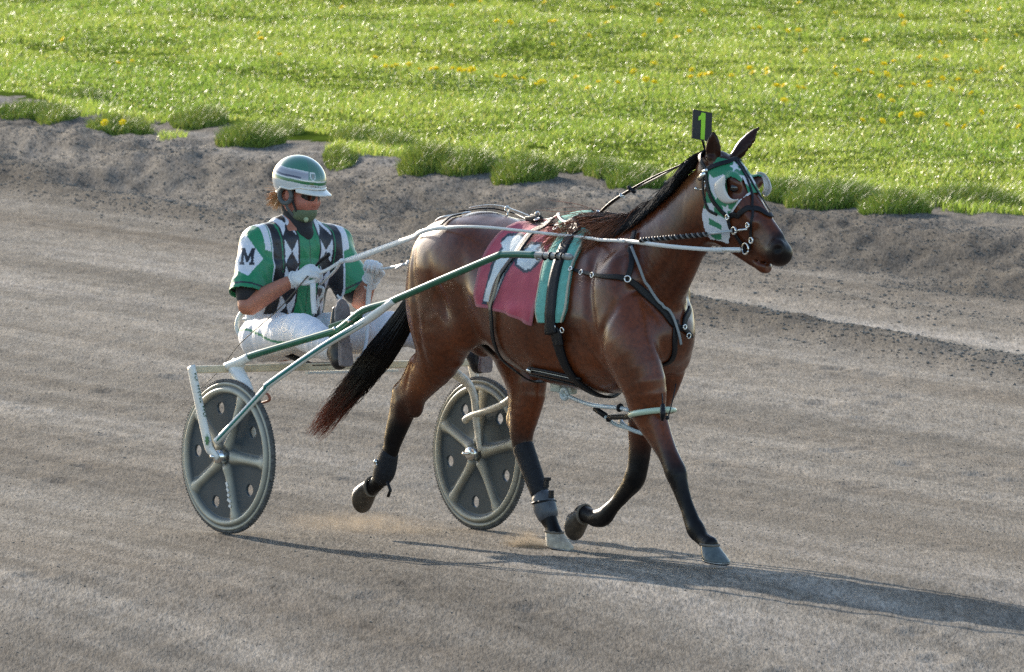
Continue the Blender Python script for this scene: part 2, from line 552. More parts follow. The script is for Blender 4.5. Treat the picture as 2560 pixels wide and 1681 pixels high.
def dirt_material(attr=False):
    m = bpy.data.materials.new('dirt'); m.use_nodes = True
    t = m.node_tree; L = t.links; b = t.nodes['Principled BSDF']
    b.inputs['Roughness'].default_value = 0.95; b.inputs['Specular IOR Level'].default_value = 0.03
    tc = t.nodes.new('ShaderNodeTexCoord')
    def noise(scale, stretch, detail=5, rot=-18.4, rough=0.6):
        mp = t.nodes.new('ShaderNodeMapping'); mp.inputs['Rotation'].default_value = (0, 0, radians(rot))
        L.new(tc.outputs['Object'], mp.inputs['Vector'])
        mp2 = t.nodes.new('ShaderNodeMapping'); mp2.inputs['Scale'].default_value = stretch
        L.new(mp.outputs[0], mp2.inputs['Vector'])
        n = t.nodes.new('ShaderNodeTexNoise'); n.inputs['Scale'].default_value = scale
        n.inputs['Detail'].default_value = detail; n.inputs['Roughness'].default_value = rough
        L.new(mp2.outputs[0], n.inputs['Vector']); return n.outputs['Fac']
    def ramp(fac, stops):
        r = t.nodes.new('ShaderNodeValToRGB'); e = r.color_ramp.elements
        while len(e) < len(stops): e.new(0.5)
        for q, (p, c) in zip(e, stops): q.position = p; q.color = (*c, 1) if not np.isscalar(c) else (c, c, c, 1)
        L.new(fac, r.inputs[0]); return r.outputs[0]
    def mul(a, b_):
        x = t.nodes.new('ShaderNodeVectorMath'); x.operation = 'MULTIPLY'; L.new(a, x.inputs[0]); L.new(b_, x.inputs[1]); return x.outputs[0]
    band = ramp(noise(0.9, (1, 0.035, 1), 4, rough=0.55), [(0.34, (0.098, 0.083, 0.066)), (0.45, (0.142, 0.126, 0.105)), (0.55, (0.172, 0.156, 0.133)), (0.66, (0.212, 0.194, 0.170))])
    patch = ramp(noise(1.4, (1, 0.09, 1), 4, rough=0.5), [(0.3, 0.72), (0.7, 1.2)])
    grain = mul(ramp(noise(70, (1, 0.10, 1), 2, 0, 0.65), [(0.3, 0.62), (0.5, 1.0), (0.7, 1.36)]), ramp(noise(34, (1, 0.10, 1), 2, 0, 0.6), [(0.28, 0.66), (0.42, 1.0), (0.7, 1.1)]))
    fine = ramp(noise(13, (1, 0.11, 1), 3, 0, 0.6), [(0.3, 0.8), (0.7, 1.18)])
    lines = ramp(noise(7, (1, 0.018, 1), 3), [(0.32, 0.80), (0.5, 1.0), (0.68, 1.16)])
    col = mul(mul(mul(mul(band, patch), grain), fine), lines)
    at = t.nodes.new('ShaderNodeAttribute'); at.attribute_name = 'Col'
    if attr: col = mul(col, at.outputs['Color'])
    L.new(col, b.inputs['Base Color'])
    bp = t.nodes.new('ShaderNodeBump'); bp.inputs['Strength'].default_value = 0.55; bp.inputs['Distance'].default_value = 0.02
    L.new(noise(55, (1, 0.10, 1), 3, 0, 0.7), bp.inputs['Height'])
    L.new(bp.outputs[0], b.inputs['Normal'])
    return m

M_DIRT = dirt_material()
QUICK = False; NOBG = False
st = 2 if QUICK else 1
xs = np.arange(-5, 7.5, 0.028 * st)
ys = np.concatenate([np.arange(-17, 8, 0.10 * st), np.arange(8, 70, 0.12 * st)])
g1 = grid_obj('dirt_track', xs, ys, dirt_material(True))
tag(g1, kind='structure')
xs2 = np.concatenate([np.linspace(-700, -5.02, 40), np.linspace(7.5, 700, 40)])
V = []; F = []
big = MB()
R0 = 1500
def ringquad(x0, x1, y0, y1, z):
    big.add([(x0, y0, z), (x1, y0, z), (x1, y1, z), (x0, y1, z)], [(0, 1, 2, 3)])
ringquad(-R0, R0, -R0, R0, -2.6)
o = big.build('ground', M_DIRT); tag(o, kind='structure')
# the rest of the track and its surroundings, out of this view
X, Y = np.meshgrid(np.arange(-70, 75, 0.5), np.arange(-70, 130, 0.5), indexing='ij')
Z = height(X, Y) - 0.05 - 0.6 * ((X > -4.4) & (X < 6.9) & (Y > -16) & (Y < 69))
i, j = np.meshgrid(np.arange(X.shape[0] - 1), np.arange(X.shape[1] - 1), indexing='ij')
a = (i * X.shape[1] + j).ravel(); F = np.stack([a, a + X.shape[1], a + X.shape[1] + 1, a + 1], 1)
tag(mesh_obj('track_surroundings', np.stack([X, Y, Z], -1).reshape(-1, 3), F, M_DIRT), kind='structure')
# soil under the infield grass
M_SOIL = mat('infield_soil', (0.055, 0.085, 0.012), 0.95, var=0.4, vscale=6, spec=0.0)
X, Y = np.meshgrid(np.arange(-30, 34, 0.25), np.arange(24, 330, 0.5), indexing='ij')
vv = TN[0] * X + TN[1] * Y - edge_v(Y)
Z = height(X, Y) + np.where(vv > 0.3, 0.012, -0.03)
i, j = np.meshgrid(np.arange(X.shape[0] - 1), np.arange(X.shape[1] - 1), indexing='ij')
a = (i * X.shape[1] + j).ravel(); F = np.stack([a, a + X.shape[1], a + X.shape[1] + 1, a + 1], 1)
keep = (vv.ravel()[F] > -0.2).any(1)
tag(mesh_obj('infield_ground', np.stack([X, Y, Z], -1).reshape(-1, 3), F[keep], M_SOIL), kind='structure')

# loose clods and stones lying on the track: nobody could count them
def clods(name, n, region, rmin, rmax, m, seed):
    r = np.random.default_rng(seed)
    P_ = []
    while len(P_) < n:
        q = region(r)
        if q is not None: P_.append(q)
    P_ = np.array(P_)
    base = np.array([(1, 0, 0), (-1, 0, 0), (0, 1, 0), (0, -1, 0), (0, 0, 1), (0, 0, -0.6), (.6, .6, .5), (-.6, .6, .5), (.6, -.6, .5), (-.6, -.6, .5)])
    f8 = [(4, 0, 6), (4, 6, 2), (4, 2, 7), (4, 7, 1), (4, 1, 9), (4, 9, 3), (4, 3, 8), (4, 8, 0), (0, 2, 6), (2, 1, 7), (1, 3, 9), (3, 0, 8), (0, 5, 2), (2, 5, 1), (1, 5, 3), (3, 5, 0)]
    nb = len(base)
    rad = rmin * (rmax / rmin) ** (r.random(n) ** 2.2)
    jit = 1 + 0.35 * (r.random((n, nb, 1)) - 0.5)
    sc = np.stack([1 + 0.5 * r.random(n), 1 + 0.5 * r.random(n), 0.6 + 0.5 * r.random(n)], 1)
    an = r.random(n) * 2 * pi
    v = base[None] * jit * (rad[:, None] * sc)[:, None, :]
    c, s = np.cos(an)[:, None], np.sin(an)[:, None]
    v = np.stack([v[..., 0] * c - v[..., 1] * s, v[..., 0] * s + v[..., 1] * c, v[..., 2]], -1)
    z = height(P_[:, 0], P_[:, 1]) + rad * 0.25
    v += np.stack([P_[:, 0], P_[:, 1], z], 1)[:, None, :]
    F = (np.array(f8)[None] + (np.arange(n) * nb)[:, None, None]).reshape(-1, 3)
    o = mesh_obj(name, v.reshape(-1, 3), F, m, smooth=False)
    return o
def view_x(Y, r, mar=0.2):
    d = Y + 90; hw = 1280 / 49230 * d + mar
    return 0.008 * d + (r.random() * 2 - 1) * hw
def reg_track(r):
    Y = -13 + 40 * r.random() ** 1.3; return (view_x(Y, r), Y)
def reg_ridge(r):
    Y = 8 + 40 * r.random()
    v = ridge_v(Y) - .08 + r.normal() * 0.20
    if r.random() < 0.3: v = ridge_v(Y) + 1.3 + r.normal() * 0.3
    X = (v - TN[1] * Y) / TN[0]
    return (X, Y) if abs(X - 0.008 * (Y + 90)) < 0.026 * (Y + 90) + 0.3 else None
def reg_bank(r):
    Y = 22 + 33 * r.random()
    v = edge_v(Y) - 0.5 - 2.1 * r.random()
    if vnoise(np.array([v * 1.3]), np.array([Y * .35]), 9)[0] < r.random() * .8: return None
    X = (v - TN[1] * Y) / TN[0]
    return (X, Y) if abs(X - 0.008 * (Y + 90)) < 0.026 * (Y + 90) + 0.3 else None
M_CLOD = mat('clod_dirt', (0.20, 0.18, 0.155), 0.95, var=0.35, vscale=9, spec=0.02)
# sand thrown up behind the planted hoof
def spray():
    r = np.random.default_rng(8); n = 2600
    foot = TOCART.T @ P(1368, 1388, .13)
    t = r.random(n) ** 1.6; V = []
    px = 1345 - 75 * t + r.normal(size=n) * (10 + 16 * t); py = 1392 - 70 * t * r.random(n) - 10 * r.random(n)
    base = np.array([(1, 0, 0), (-.5, .87, 0), (-.5, -.87, 0), (0, 0, 1.2)]); f4 = np.array([(0, 1, 3), (1, 2, 3), (2, 0, 3), (0, 2, 1)])
    c = np.array([TOCART.T @ P(a, b, .13 + .05 * q_) for a, b, q_ in zip(px, py, r.normal(size=n))])
    c[:, 2] = np.maximum(c[:, 2], .002)
    rad = .0012 + .003 * r.random(n) ** 3
    v = base[None] * rad[:, None, None] + c[:, None, :]
    return mesh_obj('flying_sand', v.reshape(-1, 3), (f4[None] + (np.arange(n) * 4)[:, None, None]).reshape(-1, 3), M_SAND, smooth=False)
M_SAND = mat('dry_sand', (.30, .23, .16), .9, spec=.05)
tag(spray(), 'grains of sand kicked up behind the tan hoof', 'sand', kind='stuff')
def dust(px, py, l, r_, dens, name, lab):
    mb = MB(); mb.ball((0, 0, 0), r_, 16, 10); m = bpy.data.materials.new('dust_air'); m.use_nodes = True; t = m.node_tree
    t.nodes.remove(t.nodes['Principled BSDF']); pv = t.nodes.new('ShaderNodeVolumePrincipled'); pv.inputs['Color'].default_value = (.72, .58, .42, 1)
    tc = t.nodes.new('ShaderNodeTexCoord'); n = t.nodes.new('ShaderNodeTexNoise'); n.inputs['Scale'].default_value = 14; n.inputs['Detail'].default_value = 4
    t.links.new(tc.outputs['Object'], n.inputs['Vector'])
    ln = t.nodes.new('ShaderNodeVectorMath'); ln.operation = 'DIVIDE'; t.links.new(tc.outputs['Object'], ln.inputs[0]); ln.inputs[1].default_value = r_
    le = t.nodes.new('ShaderNodeVectorMath'); le.operation = 'LENGTH'; t.links.new(ln.outputs[0], le.inputs[0])
    f = t.nodes.new('ShaderNodeMapRange'); f.inputs['From Min'].default_value = 1; f.inputs['From Max'].default_value = .2; f.inputs['To Max'].default_value = 1; t.links.new(le.outputs['Value'], f.inputs[0])
    g_ = t.nodes.new('ShaderNodeMapRange'); g_.inputs['From Min'].default_value = .42; g_.inputs['From Max'].default_value = .7; g_.inputs['To Max'].default_value = dens; t.links.new(n.outputs['Fac'], g_.inputs[0])
    mu = t.nodes.new('ShaderNodeMath'); mu.operation = 'MULTIPLY'; t.links.new(f.outputs[0], mu.inputs[0]); t.links.new(g_.outputs[0], mu.inputs[1]); t.links.new(mu.outputs[0], pv.inputs['Density'])
    t.links.new(pv.outputs[0], t.nodes['Material Output'].inputs['Volume'])
    o = mb.build(name, m); cart(o); o.location = Vector(tuple(TOCART.T @ P(px, py, l))); tag(o, lab, 'dust', kind='stuff')
dust(1310, 1370, .13, (.16, .11, .085), 48, 'dust_puff', 'small brown dust puff behind the planted hind hoof')
dust(900, 1310, .1, (.55, .35, .06), 3.0, 'dust_haze', 'thin dust drifting low between the sulky wheels')
q = 4 if QUICK else 1
tag(clods('loose_clods', 9000 // q, reg_track, 0.0012, 0.005, M_CLOD, 1), 'fine stones and clods strewn over the racing track', 'clods', kind='stuff')
tag(clods('windrow_clods', 11000 // q, reg_ridge, 0.002, 0.010, M_CLOD, 2), 'dark clods along the low windrow beyond the horse', 'clods', kind='stuff')
tag(clods('bank_clods', 20000 // q, reg_bank, 0.002, 0.008, M_CLOD, 3), 'dark clods on the loose bank below the grass', 'clods', kind='stuff')
# ------------------------------------------------------------------ grass
def blades(P_, h, wd, col, lean, seed, segs=2, wind=(0.25, -0.1)):
    """P_[n,2] world positions, h heights, wd widths -> verts, faces, colours; each blade a bent tapering leaf"""
    r = np.random.default_rng(seed); n = len(P_)
    an = r.random(n) * 2 * pi
    sx, sy = np.cos(an), np.sin(an)
    la = r.random(n) * 2 * pi; lm = lean * h * (0.3 + r.random(n))
    lx = np.cos(la) * lm + wind[0] * h * 0.5; ly = np.sin(la) * lm + wind[1] * h * 0.5
    z0 = height(P_[:, 0], P_[:, 1]) - 0.005
    lev = [(0, 1.0, 0.0), (0.55, 0.8, 0.35), (1.0, 0.08, 1.0)] if segs == 2 else [(0, 1.0, 0), (1, 0.1, 1)]
    rows = []
    for t, wv, b in lev:
        cx = P_[:, 0] + lx * b; cy = P_[:, 1] + ly * b; cz = z0 + h * t * (1 - 0.15 * b)
        ww = wd * wv * 0.5
        rows.append(np.stack([cx - sx * ww, cy - sy * ww, cz], 1)); rows.append(np.stack([cx + sx * ww, cy + sy * ww, cz], 1))
    V = np.stack(rows, 1)
    k = V.shape[1]; base = (np.arange(n) * k)[:, None]
    F = [base + np.array([[2 * i, 2 * i + 1, 2 * i + 3, 2 * i + 2]]) for i in range(len(lev) - 1)]
    F = np.concatenate(F)
    C = np.repeat(col[:, None, :], k, 1)
    return V.reshape(-1, 3), F, C.reshape(-1, 3)

M_GRASS = mat('grass_blade', (0.1, 0.2, 0.03), 0.38, attr=True, trans=0.5, spec=0.5)

M_TUFT = mat('tuft_blade', (0.1, 0.2, 0.03), 0.5, attr=True, trans=0.22, spec=0.3)
def gcol(n, X, Y, r, dark=0.0):
    a = np.array([0.32, 0.40, 0.065]); b = np.array([0.19, 0.30, 0.042]); c = np.array([0.45, 0.44, 0.11])
    f = np.clip(0.5 + 1.6 * (fbm(X * 0.7, Y * 0.25, 61, 4) - 0.5) + 0.25 * r.normal(size=n) - dark, 0, 1)[:, None]
    col = b + (a - b) * f
    y = (r.random(n) < 0.10)[:, None]
    return np.where(y, c, col) * (0.8 + 0.4 * r.random((n, 1)))

def grass_field():
    r = np.random.default_rng(71)
    n = 90000 if QUICK else 560000
    Yc = 26 + 74 * r.random(n * 2) ** 1.15
    d = Yc + 90
    Xc = 0.008 * d + (r.random(n * 2) * 2 - 1) * (0.026 * d + 1.2)
    v = TN[0] * Xc + TN[1] * Yc - edge_v(Yc)
    patch = fbm(Xc * 1.6, Yc * 0.55, 81, 3)
    ok = (v > 0.1 + 1.6 * (patch - 0.42) * 2) & (Yc < 96)
    dens = 0.55 + 0.9 * fbm(Xc * 2.3, Yc * 0.8, 91, 3)
    ok &= r.random(len(Xc)) < dens
    Xc, Yc, v, patch = Xc[ok][:n], Yc[ok][:n], v[ok][:n], patch[ok][:n]
    m = len(Xc)
    tall = fbm(Xc * 1.1, Yc * 0.4, 95, 4)
    h = (0.032 + 0.022 * sstep(0.35, 0.75, tall)) * (0.7 + 0.6 * r.random(m))
    h *= 1 + 0.8 * (1 - sstep(0, 1.2, v)) * (0.5 + patch)
    st_ = r.random(m) < 0.012; h[st_] *= 1.8
    wd = 0.0045 + 0.004 * r.random(m) + 0.002 * (Yc - 30) / 60
    V, F, C = blades(np.stack([Xc, Yc], 1), h, wd, gcol(m, Xc, Yc, r), 0.55, 72)
    o = mesh_obj('infield_grass', V, F, M_GRASS, cols=C, smooth=False)
    tag(o, 'bright sunlit infield grass covering the ground beyond the track', 'grass', kind='stuff')
if not NOBG: grass_field()

def tuft(px, py, wpx, hm, n, label, flowers=0, dark=0.15):
    """clump of grass rooted on the dirt; px,py = foot of the clump in the photograph"""
    c = G(px, py, 0.2)
    for _ in range(12): c = G(px, py, 0.5 * c[2] + 0.5 * float(height(np.array([c[0]]), np.array([c[1]]))[0]))
    c[1] -= 0.5; c[2] = 0; hm *= 1.45
    r = np.random.default_rng(int(px * 7 + py))
    sc = 49230 / (90 + c[1])
    rx = wpx / sc / 2; ry = 0.55
    a = r.random(n) * 2 * pi; q = np.sqrt(r.random(n))
    X = c[0] + 1.1 * rx * q * np.cos(a); Y = c[1] + 0.9 + ry * q * np.sin(a)
    h = hm * (1.0 - 0.55 * q ** 2) * (0.55 + 0.6 * r.random(n))
    C = gcol(n, X, Y, r, dark)
    V, F, C = blades(np.stack([X, Y], 1), h, 0.005 + 0.004 * r.random(n), C, 0.6, int(px))
    o = mesh_obj('grass_tuft', V - np.array([c[0], c[1] + 0.9, 0]), F, M_TUFT, cols=C * 0.72, smooth=False, loc=(c[0], c[1] + 0.9, 0))
    tag(o, label, 'grass tuft', 'grass tufts along the edge of the track')
    return c, rx

if not NOBG:
    T_ = 1 if not QUICK else 3
    for (px, py, wp, hm, n, lab) in [
        (90, 300, 200, .09, 2600, 'low wide grass tuft at the far left edge of the bank'),
        (140, 308, 90, .10, 1200, 'small rounded grass tuft left of the tuft with dandelions'),
        (298, 338, 150, .11, 2400, 'grass tuft with two yellow dandelions on the bare bank'),
        (210, 262, 110, .09, 1500, 'short dark grass tuft above and left of the dandelion tuft'),
        (495, 322, 130, .11, 2200, 'dark grass tuft between the dandelion tuft and the big round one'),
        (625, 366, 160, .13, 3200, 'big round grass tuft left of and above the helmet'),
        (720, 342, 70, .09, 1000, 'small grass tuft just right of the big round one'),
        (850, 402, 80, .05, 1500, 'tiny sparse grass tuft alone on the dirt right of the helmet'),
        (885, 356, 110, .10, 1600, 'flat dark grass tuft above the tiny lone one'),
        (975, 378, 120, .10, 1800, 'grass tuft between the tiny lone one and the pair above the rump'),
        (1068, 426, 130, .14, 3000, 'tall dome shaped grass tuft above the horse rump'),
        (1165, 440, 150, .12, 2600, 'yellow green spreading grass tuft right of the tall dome'),
        (1310, 450, 150, .12, 2800, 'dark grass tuft above the red number cloth'),
        (1430, 432, 90, .09, 1200, 'low dark grass tuft behind the middle of the check rein'),
        (1510, 440, 90, .10, 1300, 'small grass tuft left of the one behind the mane'),
        (1590, 470, 130, .12, 2400, 'bright ragged grass tuft behind the upper mane'),
        (1965, 506, 170, .12, 2600, 'shaded grass tuft just behind the far eye cup of the horse'),
        (2090, 520, 230, .13, 3600, 'wide dark grass tuft right of the horse face'),
        (2240, 530, 170, .11, 2600, 'dark grass tuft second from the right at the track edge'),
        (2430, 525, 240, .12, 3400, 'tall grass tuft at the far right of the track edge')]:
        tuft(px, py, wp, hm, n // T_, lab)

# dandelions: a stem and a disc of florets each
def flower_mesh():
    mb = MB(); r = random.Random(3)
    for ring, (rad, tip, zz, n) in enumerate([(0.006, 0.020, 0.004, 16), (0.004, 0.016, 0.009, 14), (0.002, 0.010, 0.012, 10)]):
        for i in range(n):
            a = 2 * pi * (i + 0.5 * ring) / n + r.random() * 0.2; da = 0.16
            p0 = (rad * cos(a - da), rad * sin(a - da), 0); p1 = (rad * cos(a + da), rad * sin(a + da), 0)
            p2 = (tip * cos(a + da * .8), tip * sin(a + da * .8), zz); p3 = (tip * cos(a - da * .8), tip * sin(a - da * .8), zz)
            mb.add([p0, p1, p2, p3], [(0, 1, 2, 3)])
    mb.ball((0, 0, 0.003), (0.008, 0.008, 0.005), 8, 5)
    return mb
M_YEL = mat('dandelion_yellow', (0.92, 0.74, 0.015), 0.6, var=0.1, vscale=200, trans=0.15)
M_STEM = mat('dandelion_stem', (0.16, 0.25, 0.05), 0.6)
FL = [(864,19),(1590/1.859,62/1.859)]
FL = [(855,20),(648,84),(652,99),(157,101),(331,154),(295,159),(699,138),(938,146),(965,167),(980,168),(990,165),(1023,162),(1048,175),(1078,174),(1090,174),(1132,173),(1150,176),(1165,178),(1180,176),(1240,193),(1262,192),(1130,15),(1242,55),(1202,5),(1275,57),
      (1288,196),(1308,198),(1338,212),(1352,206),(1360,205),(1440,194),(1497,206),(1544,208),(1615,200),(1636,207),(1388,54),(1376,56),(1473,91),(1531,21),(1645,14),(1516,58),(1611,89),(1692,95),(1723,80),(1650,53),(1636,161),(1383,114),(1730,176),(1728,194),(1753,190),(1766,187),(1775,185),(1829,191),(1830,190),(1874,172),(1882,183),(1918,174),(1918,184),(1960,215),(1942,216),(1961,253),(1993,219),(2008,222),(1898,71),(1882,73),(1970,79),(1997,78),(2087,34),(2106,101),(2164,102),(2168,103),(2253,42),(2262,60),(2089,169),(2088,188),(2145,179),(2178,185),(2217,188),(2210,162),(2235,155),(2252,219),(2230,254),(2203,243),(2155,303),(2206,304),(2254,288),(2292,290),(2303,288),(2367,314),(2323,207),(2325,217),(2284,214),(2300,145),(2339,152),(2356,197),(2366,144),(2442,183),(2452,176),(2468,102),(2438,102),(2429,234),(2453,282),(2462,80),(2506,172),(2541,91),(2544,270),(2548,318),(1998,9),(1362,8),(2420,30),(2500,24),(1760,30),(1585,180),(1470,222),(2015,128),(2350,108),(2396,200),(2378,226),(2412,318)]
fm = flower_mesh()
first = None
def dandelion(px, py, z, first):
    c = G(px, py, z)
    hz = float(height(np.array([c[0]]), np.array([c[1]]))[0])
    r = random.Random(int(px * 13 + py))
    s = r.uniform(0.75, 1.15)
    if first is None:
        f = fm.build('dandelion', M_YEL); f.rotation_euler = (0.5, 0.1, 0)
        st_ = MB().tube([(0, 0, -0.20), (0.004, 0, -0.10), (0, 0, 0.0)], 0.0018, 5).build('stem', M_STEM, f)
    else:
        f = first.copy(); COL.objects.link(f)
        for ch in first.children:
            d = ch.copy(); COL.objects.link(d); d.parent = f
    f.location = (c[0], c[1], c[2])
    f.rotation_euler = (r.uniform(0.2, 0.9), r.uniform(-.3, .3), r.uniform(0, 6))
    f.scale = (s * 1.45,) * 3
    tag(f, 'yellow dandelion open in the infield grass', 'dandelion', 'yellow dandelions scattered in the infield grass')
    return f
for (px, py) in ([] if NOBG else FL):
    f = dandelion(px, py, 0.42, first)
    first = first or f
for px, py in () if NOBG else ((262, 308), (307, 307)):
    f = dandelion(px, py, 0.30, first)
    tag(f, 'left of two dandelions on the isolated tuft' if px < 280 else 'right of two dandelions on the isolated tuft', 'dandelion', 'two dandelions on one tuft of the bank')
# ------------------------------------------------------------------ horse
YAW = radians(10)                                   # head turned slightly to its left
HB = np.array([-sin(YAW), cos(YAW), 0.0])           # across the head
HF = np.array([cos(YAW), sin(YAW), 0.0])
H0 = np.array([2.62, 0.06, 1.70])
def PH(px, py, off=0.0):
    """point in the plane 'off' metres to the left of the head's midline"""
    o, d = ray(px, py)
    t = ((H0 + HB * off - o) @ HB) / (d @ HB)
    return o + t * d

def torso():
    st = [(0.60, 1.33, 1.06, 0.10), (0.72, 1.45, 1.02, 0.20), (0.93, 1.51, 0.985, 0.265), (1.12, 1.49, 0.90, 0.265),
          (1.32, 1.452, 0.805, 0.285), (1.52, 1.443, 0.755, 0.30), (1.72, 1.455, 0.735, 0.285), (1.90, 1.45, 0.73, 0.255),
          (2.06, 1.38, 0.75, 0.235), (2.20, 1.26, 0.81, 0.20), (2.27, 1.14, 0.89, 0.14)]
    A = spline(np.array(st), 81)
    return [dict(t='sec', A=A, k=0.05, lo=np.array([A[0, 0] - .12, -.31, .72]), hi=np.array([A[-1, 0] + .12, .31, 1.53]))]

_dist0 = dist
def dist(p, X):
    if p['t'] != 'sec': return _dist0(p, X)
    A = p['A']; x = X[..., 0]
    a = np.interp(x, A[:, 0], A[:, 1]); b = np.interp(x, A[:, 0], A[:, 2]); w_ = np.interp(x, A[:, 0], A[:, 3])
    zc = (a + b) / 2; h = (a - b) / 2
    ex = np.maximum(np.maximum(A[0, 0] - x, x - A[-1, 0]), 0)
    ze = X[..., 2] - zc
    wz = w_ * (1 - 0.18 * np.clip(ze / h, 0, 1))            # narrower along the spine
    e = np.sqrt((X[..., 1] / wz) ** 2 + (ze / h) ** 2 + (ex / 0.10) ** 2)
    return (e - 1) * np.minimum(w_, h)

def legs():
    out = []
    def leg(nodes, side=(0, 1, 0), k=0.03):
        out.extend(chain(nodes, side, k))
    # near hind, swinging back
    nh = [(P(1120, 735, -.13), (.20, .115)), (P(1112, 830, -.15), (.165, .115)), (P(1095, 895, -.15), (.120, .088)),
          (P(1055, 955, -.14), (.082, .062)), (P(1022, 1008, -.13), (.060, .044)), (P(1003, 1050, -.13), (.054, .042)),
          (P(985, 1100, -.13), (.046, .034)), (P(971, 1145, -.13), (.042, .032)), (P(960, 1180, -.13), (.047, .038)),
          (P(946, 1205, -.13), (.036, .032)), (P(928, 1219, -.13), (.038, .034))]
    leg(nh, k=0.045)
    out.append(seg(P(1012, 1005, -.13), P(1003, 978, -.13), .040, .028, k=.05))
    out.append(seg(P(1003, 980, -.13), P(1046, 912, -.145), .022, .035, k=.06))
    out.append(seg(P(993, 1010, -.13), P(982, 1090, -.13), .026, .024, k=.04))
    out.append(ell(P(1040, 1022, -.13), (.03, .03, .04), k=.03))
    # far hind, planted under the belly
    fh = [((0.95, .13, 1.16), (.19, .12)), (P(1290, 850, .15), (.155, .11)), (P(1318, 960, .14), (.112, .075)),
          (P(1312, 1030, .13), (.085, .060)), (P(1305, 1080, .13), (.064, .046)), (P(1308, 1120, .13), (.054, .040)),
          (P(1330, 1180, .13), (.038, .028)), (P(1351, 1240, .13), (.036, .027)), (P(1368, 1288, .13), (.044, .036)),
          (P(1380, 1315, .13), (.036, .032)), (P(1386, 1335, .13), (.042, .038))]
    leg(fh, k=0.045)
    out.append(seg(P(1300, 1085, .13), P(1280, 1052, .13), .030, .020, k=.03))
    out.append(seg(P(1280, 1055, .13), P(1283, 960, .14), .018, .022, k=.03))
    # near fore, reaching forward
    nf = [((2.10, -.13, 1.20), (.15, .085)), ((2.22, -.155, .98), (.15, .095)), (P(1608, 960, -.14), (.125, .085)), (P(1620, 1022, -.125), (.098, .070)),
          (P(1647, 1086, -.12), (.068, .050)), (P(1672, 1140, -.12), (.050, .041)), (P(1689, 1180, -.12), (.055, .046)),
          (P(1699, 1212, -.12), (.044, .037)), (P(1717, 1267, -.12), (.038, .028)), (P(1730, 1303, -.12), (.041, .032)), (P(1740, 1325, -.12), (.047, .037)),
          (P(1756, 1347, -.12), (.034, .030)), (P(1775, 1363, -.12), (.040, .036))]
    leg(nf, k=0.04)
    # far fore, folded
    ff = [((2.10, .13, 1.20), (.15, .085)), ((2.12, .15, .98), (.14, .09)), ((2.08, .14, .80), (.115, .08)), (P(1610, 1050, .12), (.085, .062)),
          (P(1601, 1110, .12), (.062, .047)), (P(1596, 1160, .12), (.054, .044)), (P(1585, 1200, .12), (.052, .044)),
          (P(1560, 1234, .12), (.038, .030)), (P(1532, 1268, .12), (.035, .026)), (P(1512, 1290, .12), (.044, .035)), (P(1490, 1296, .12), (.040, .034)),
          (P(1470, 1288, .12), (.036, .033)), (P(1455, 1284, .12), (.042, .038))]
    leg(ff, k=0.04)
    return out

def neck():
    n = [((2.02, 0, 1.20), (.27, .165)), ((2.20, .01, 1.32), (.235, .125)), ((2.35, .02, 1.455), (.185, .098)),
         ((2.47, .035, 1.585), (.15, .082)), ((2.575, .05, 1.69), (.125, .074)), (PH(1788, 425), (.10, .072))]
    return chain(n, (0, 1, 0), .06, 8)

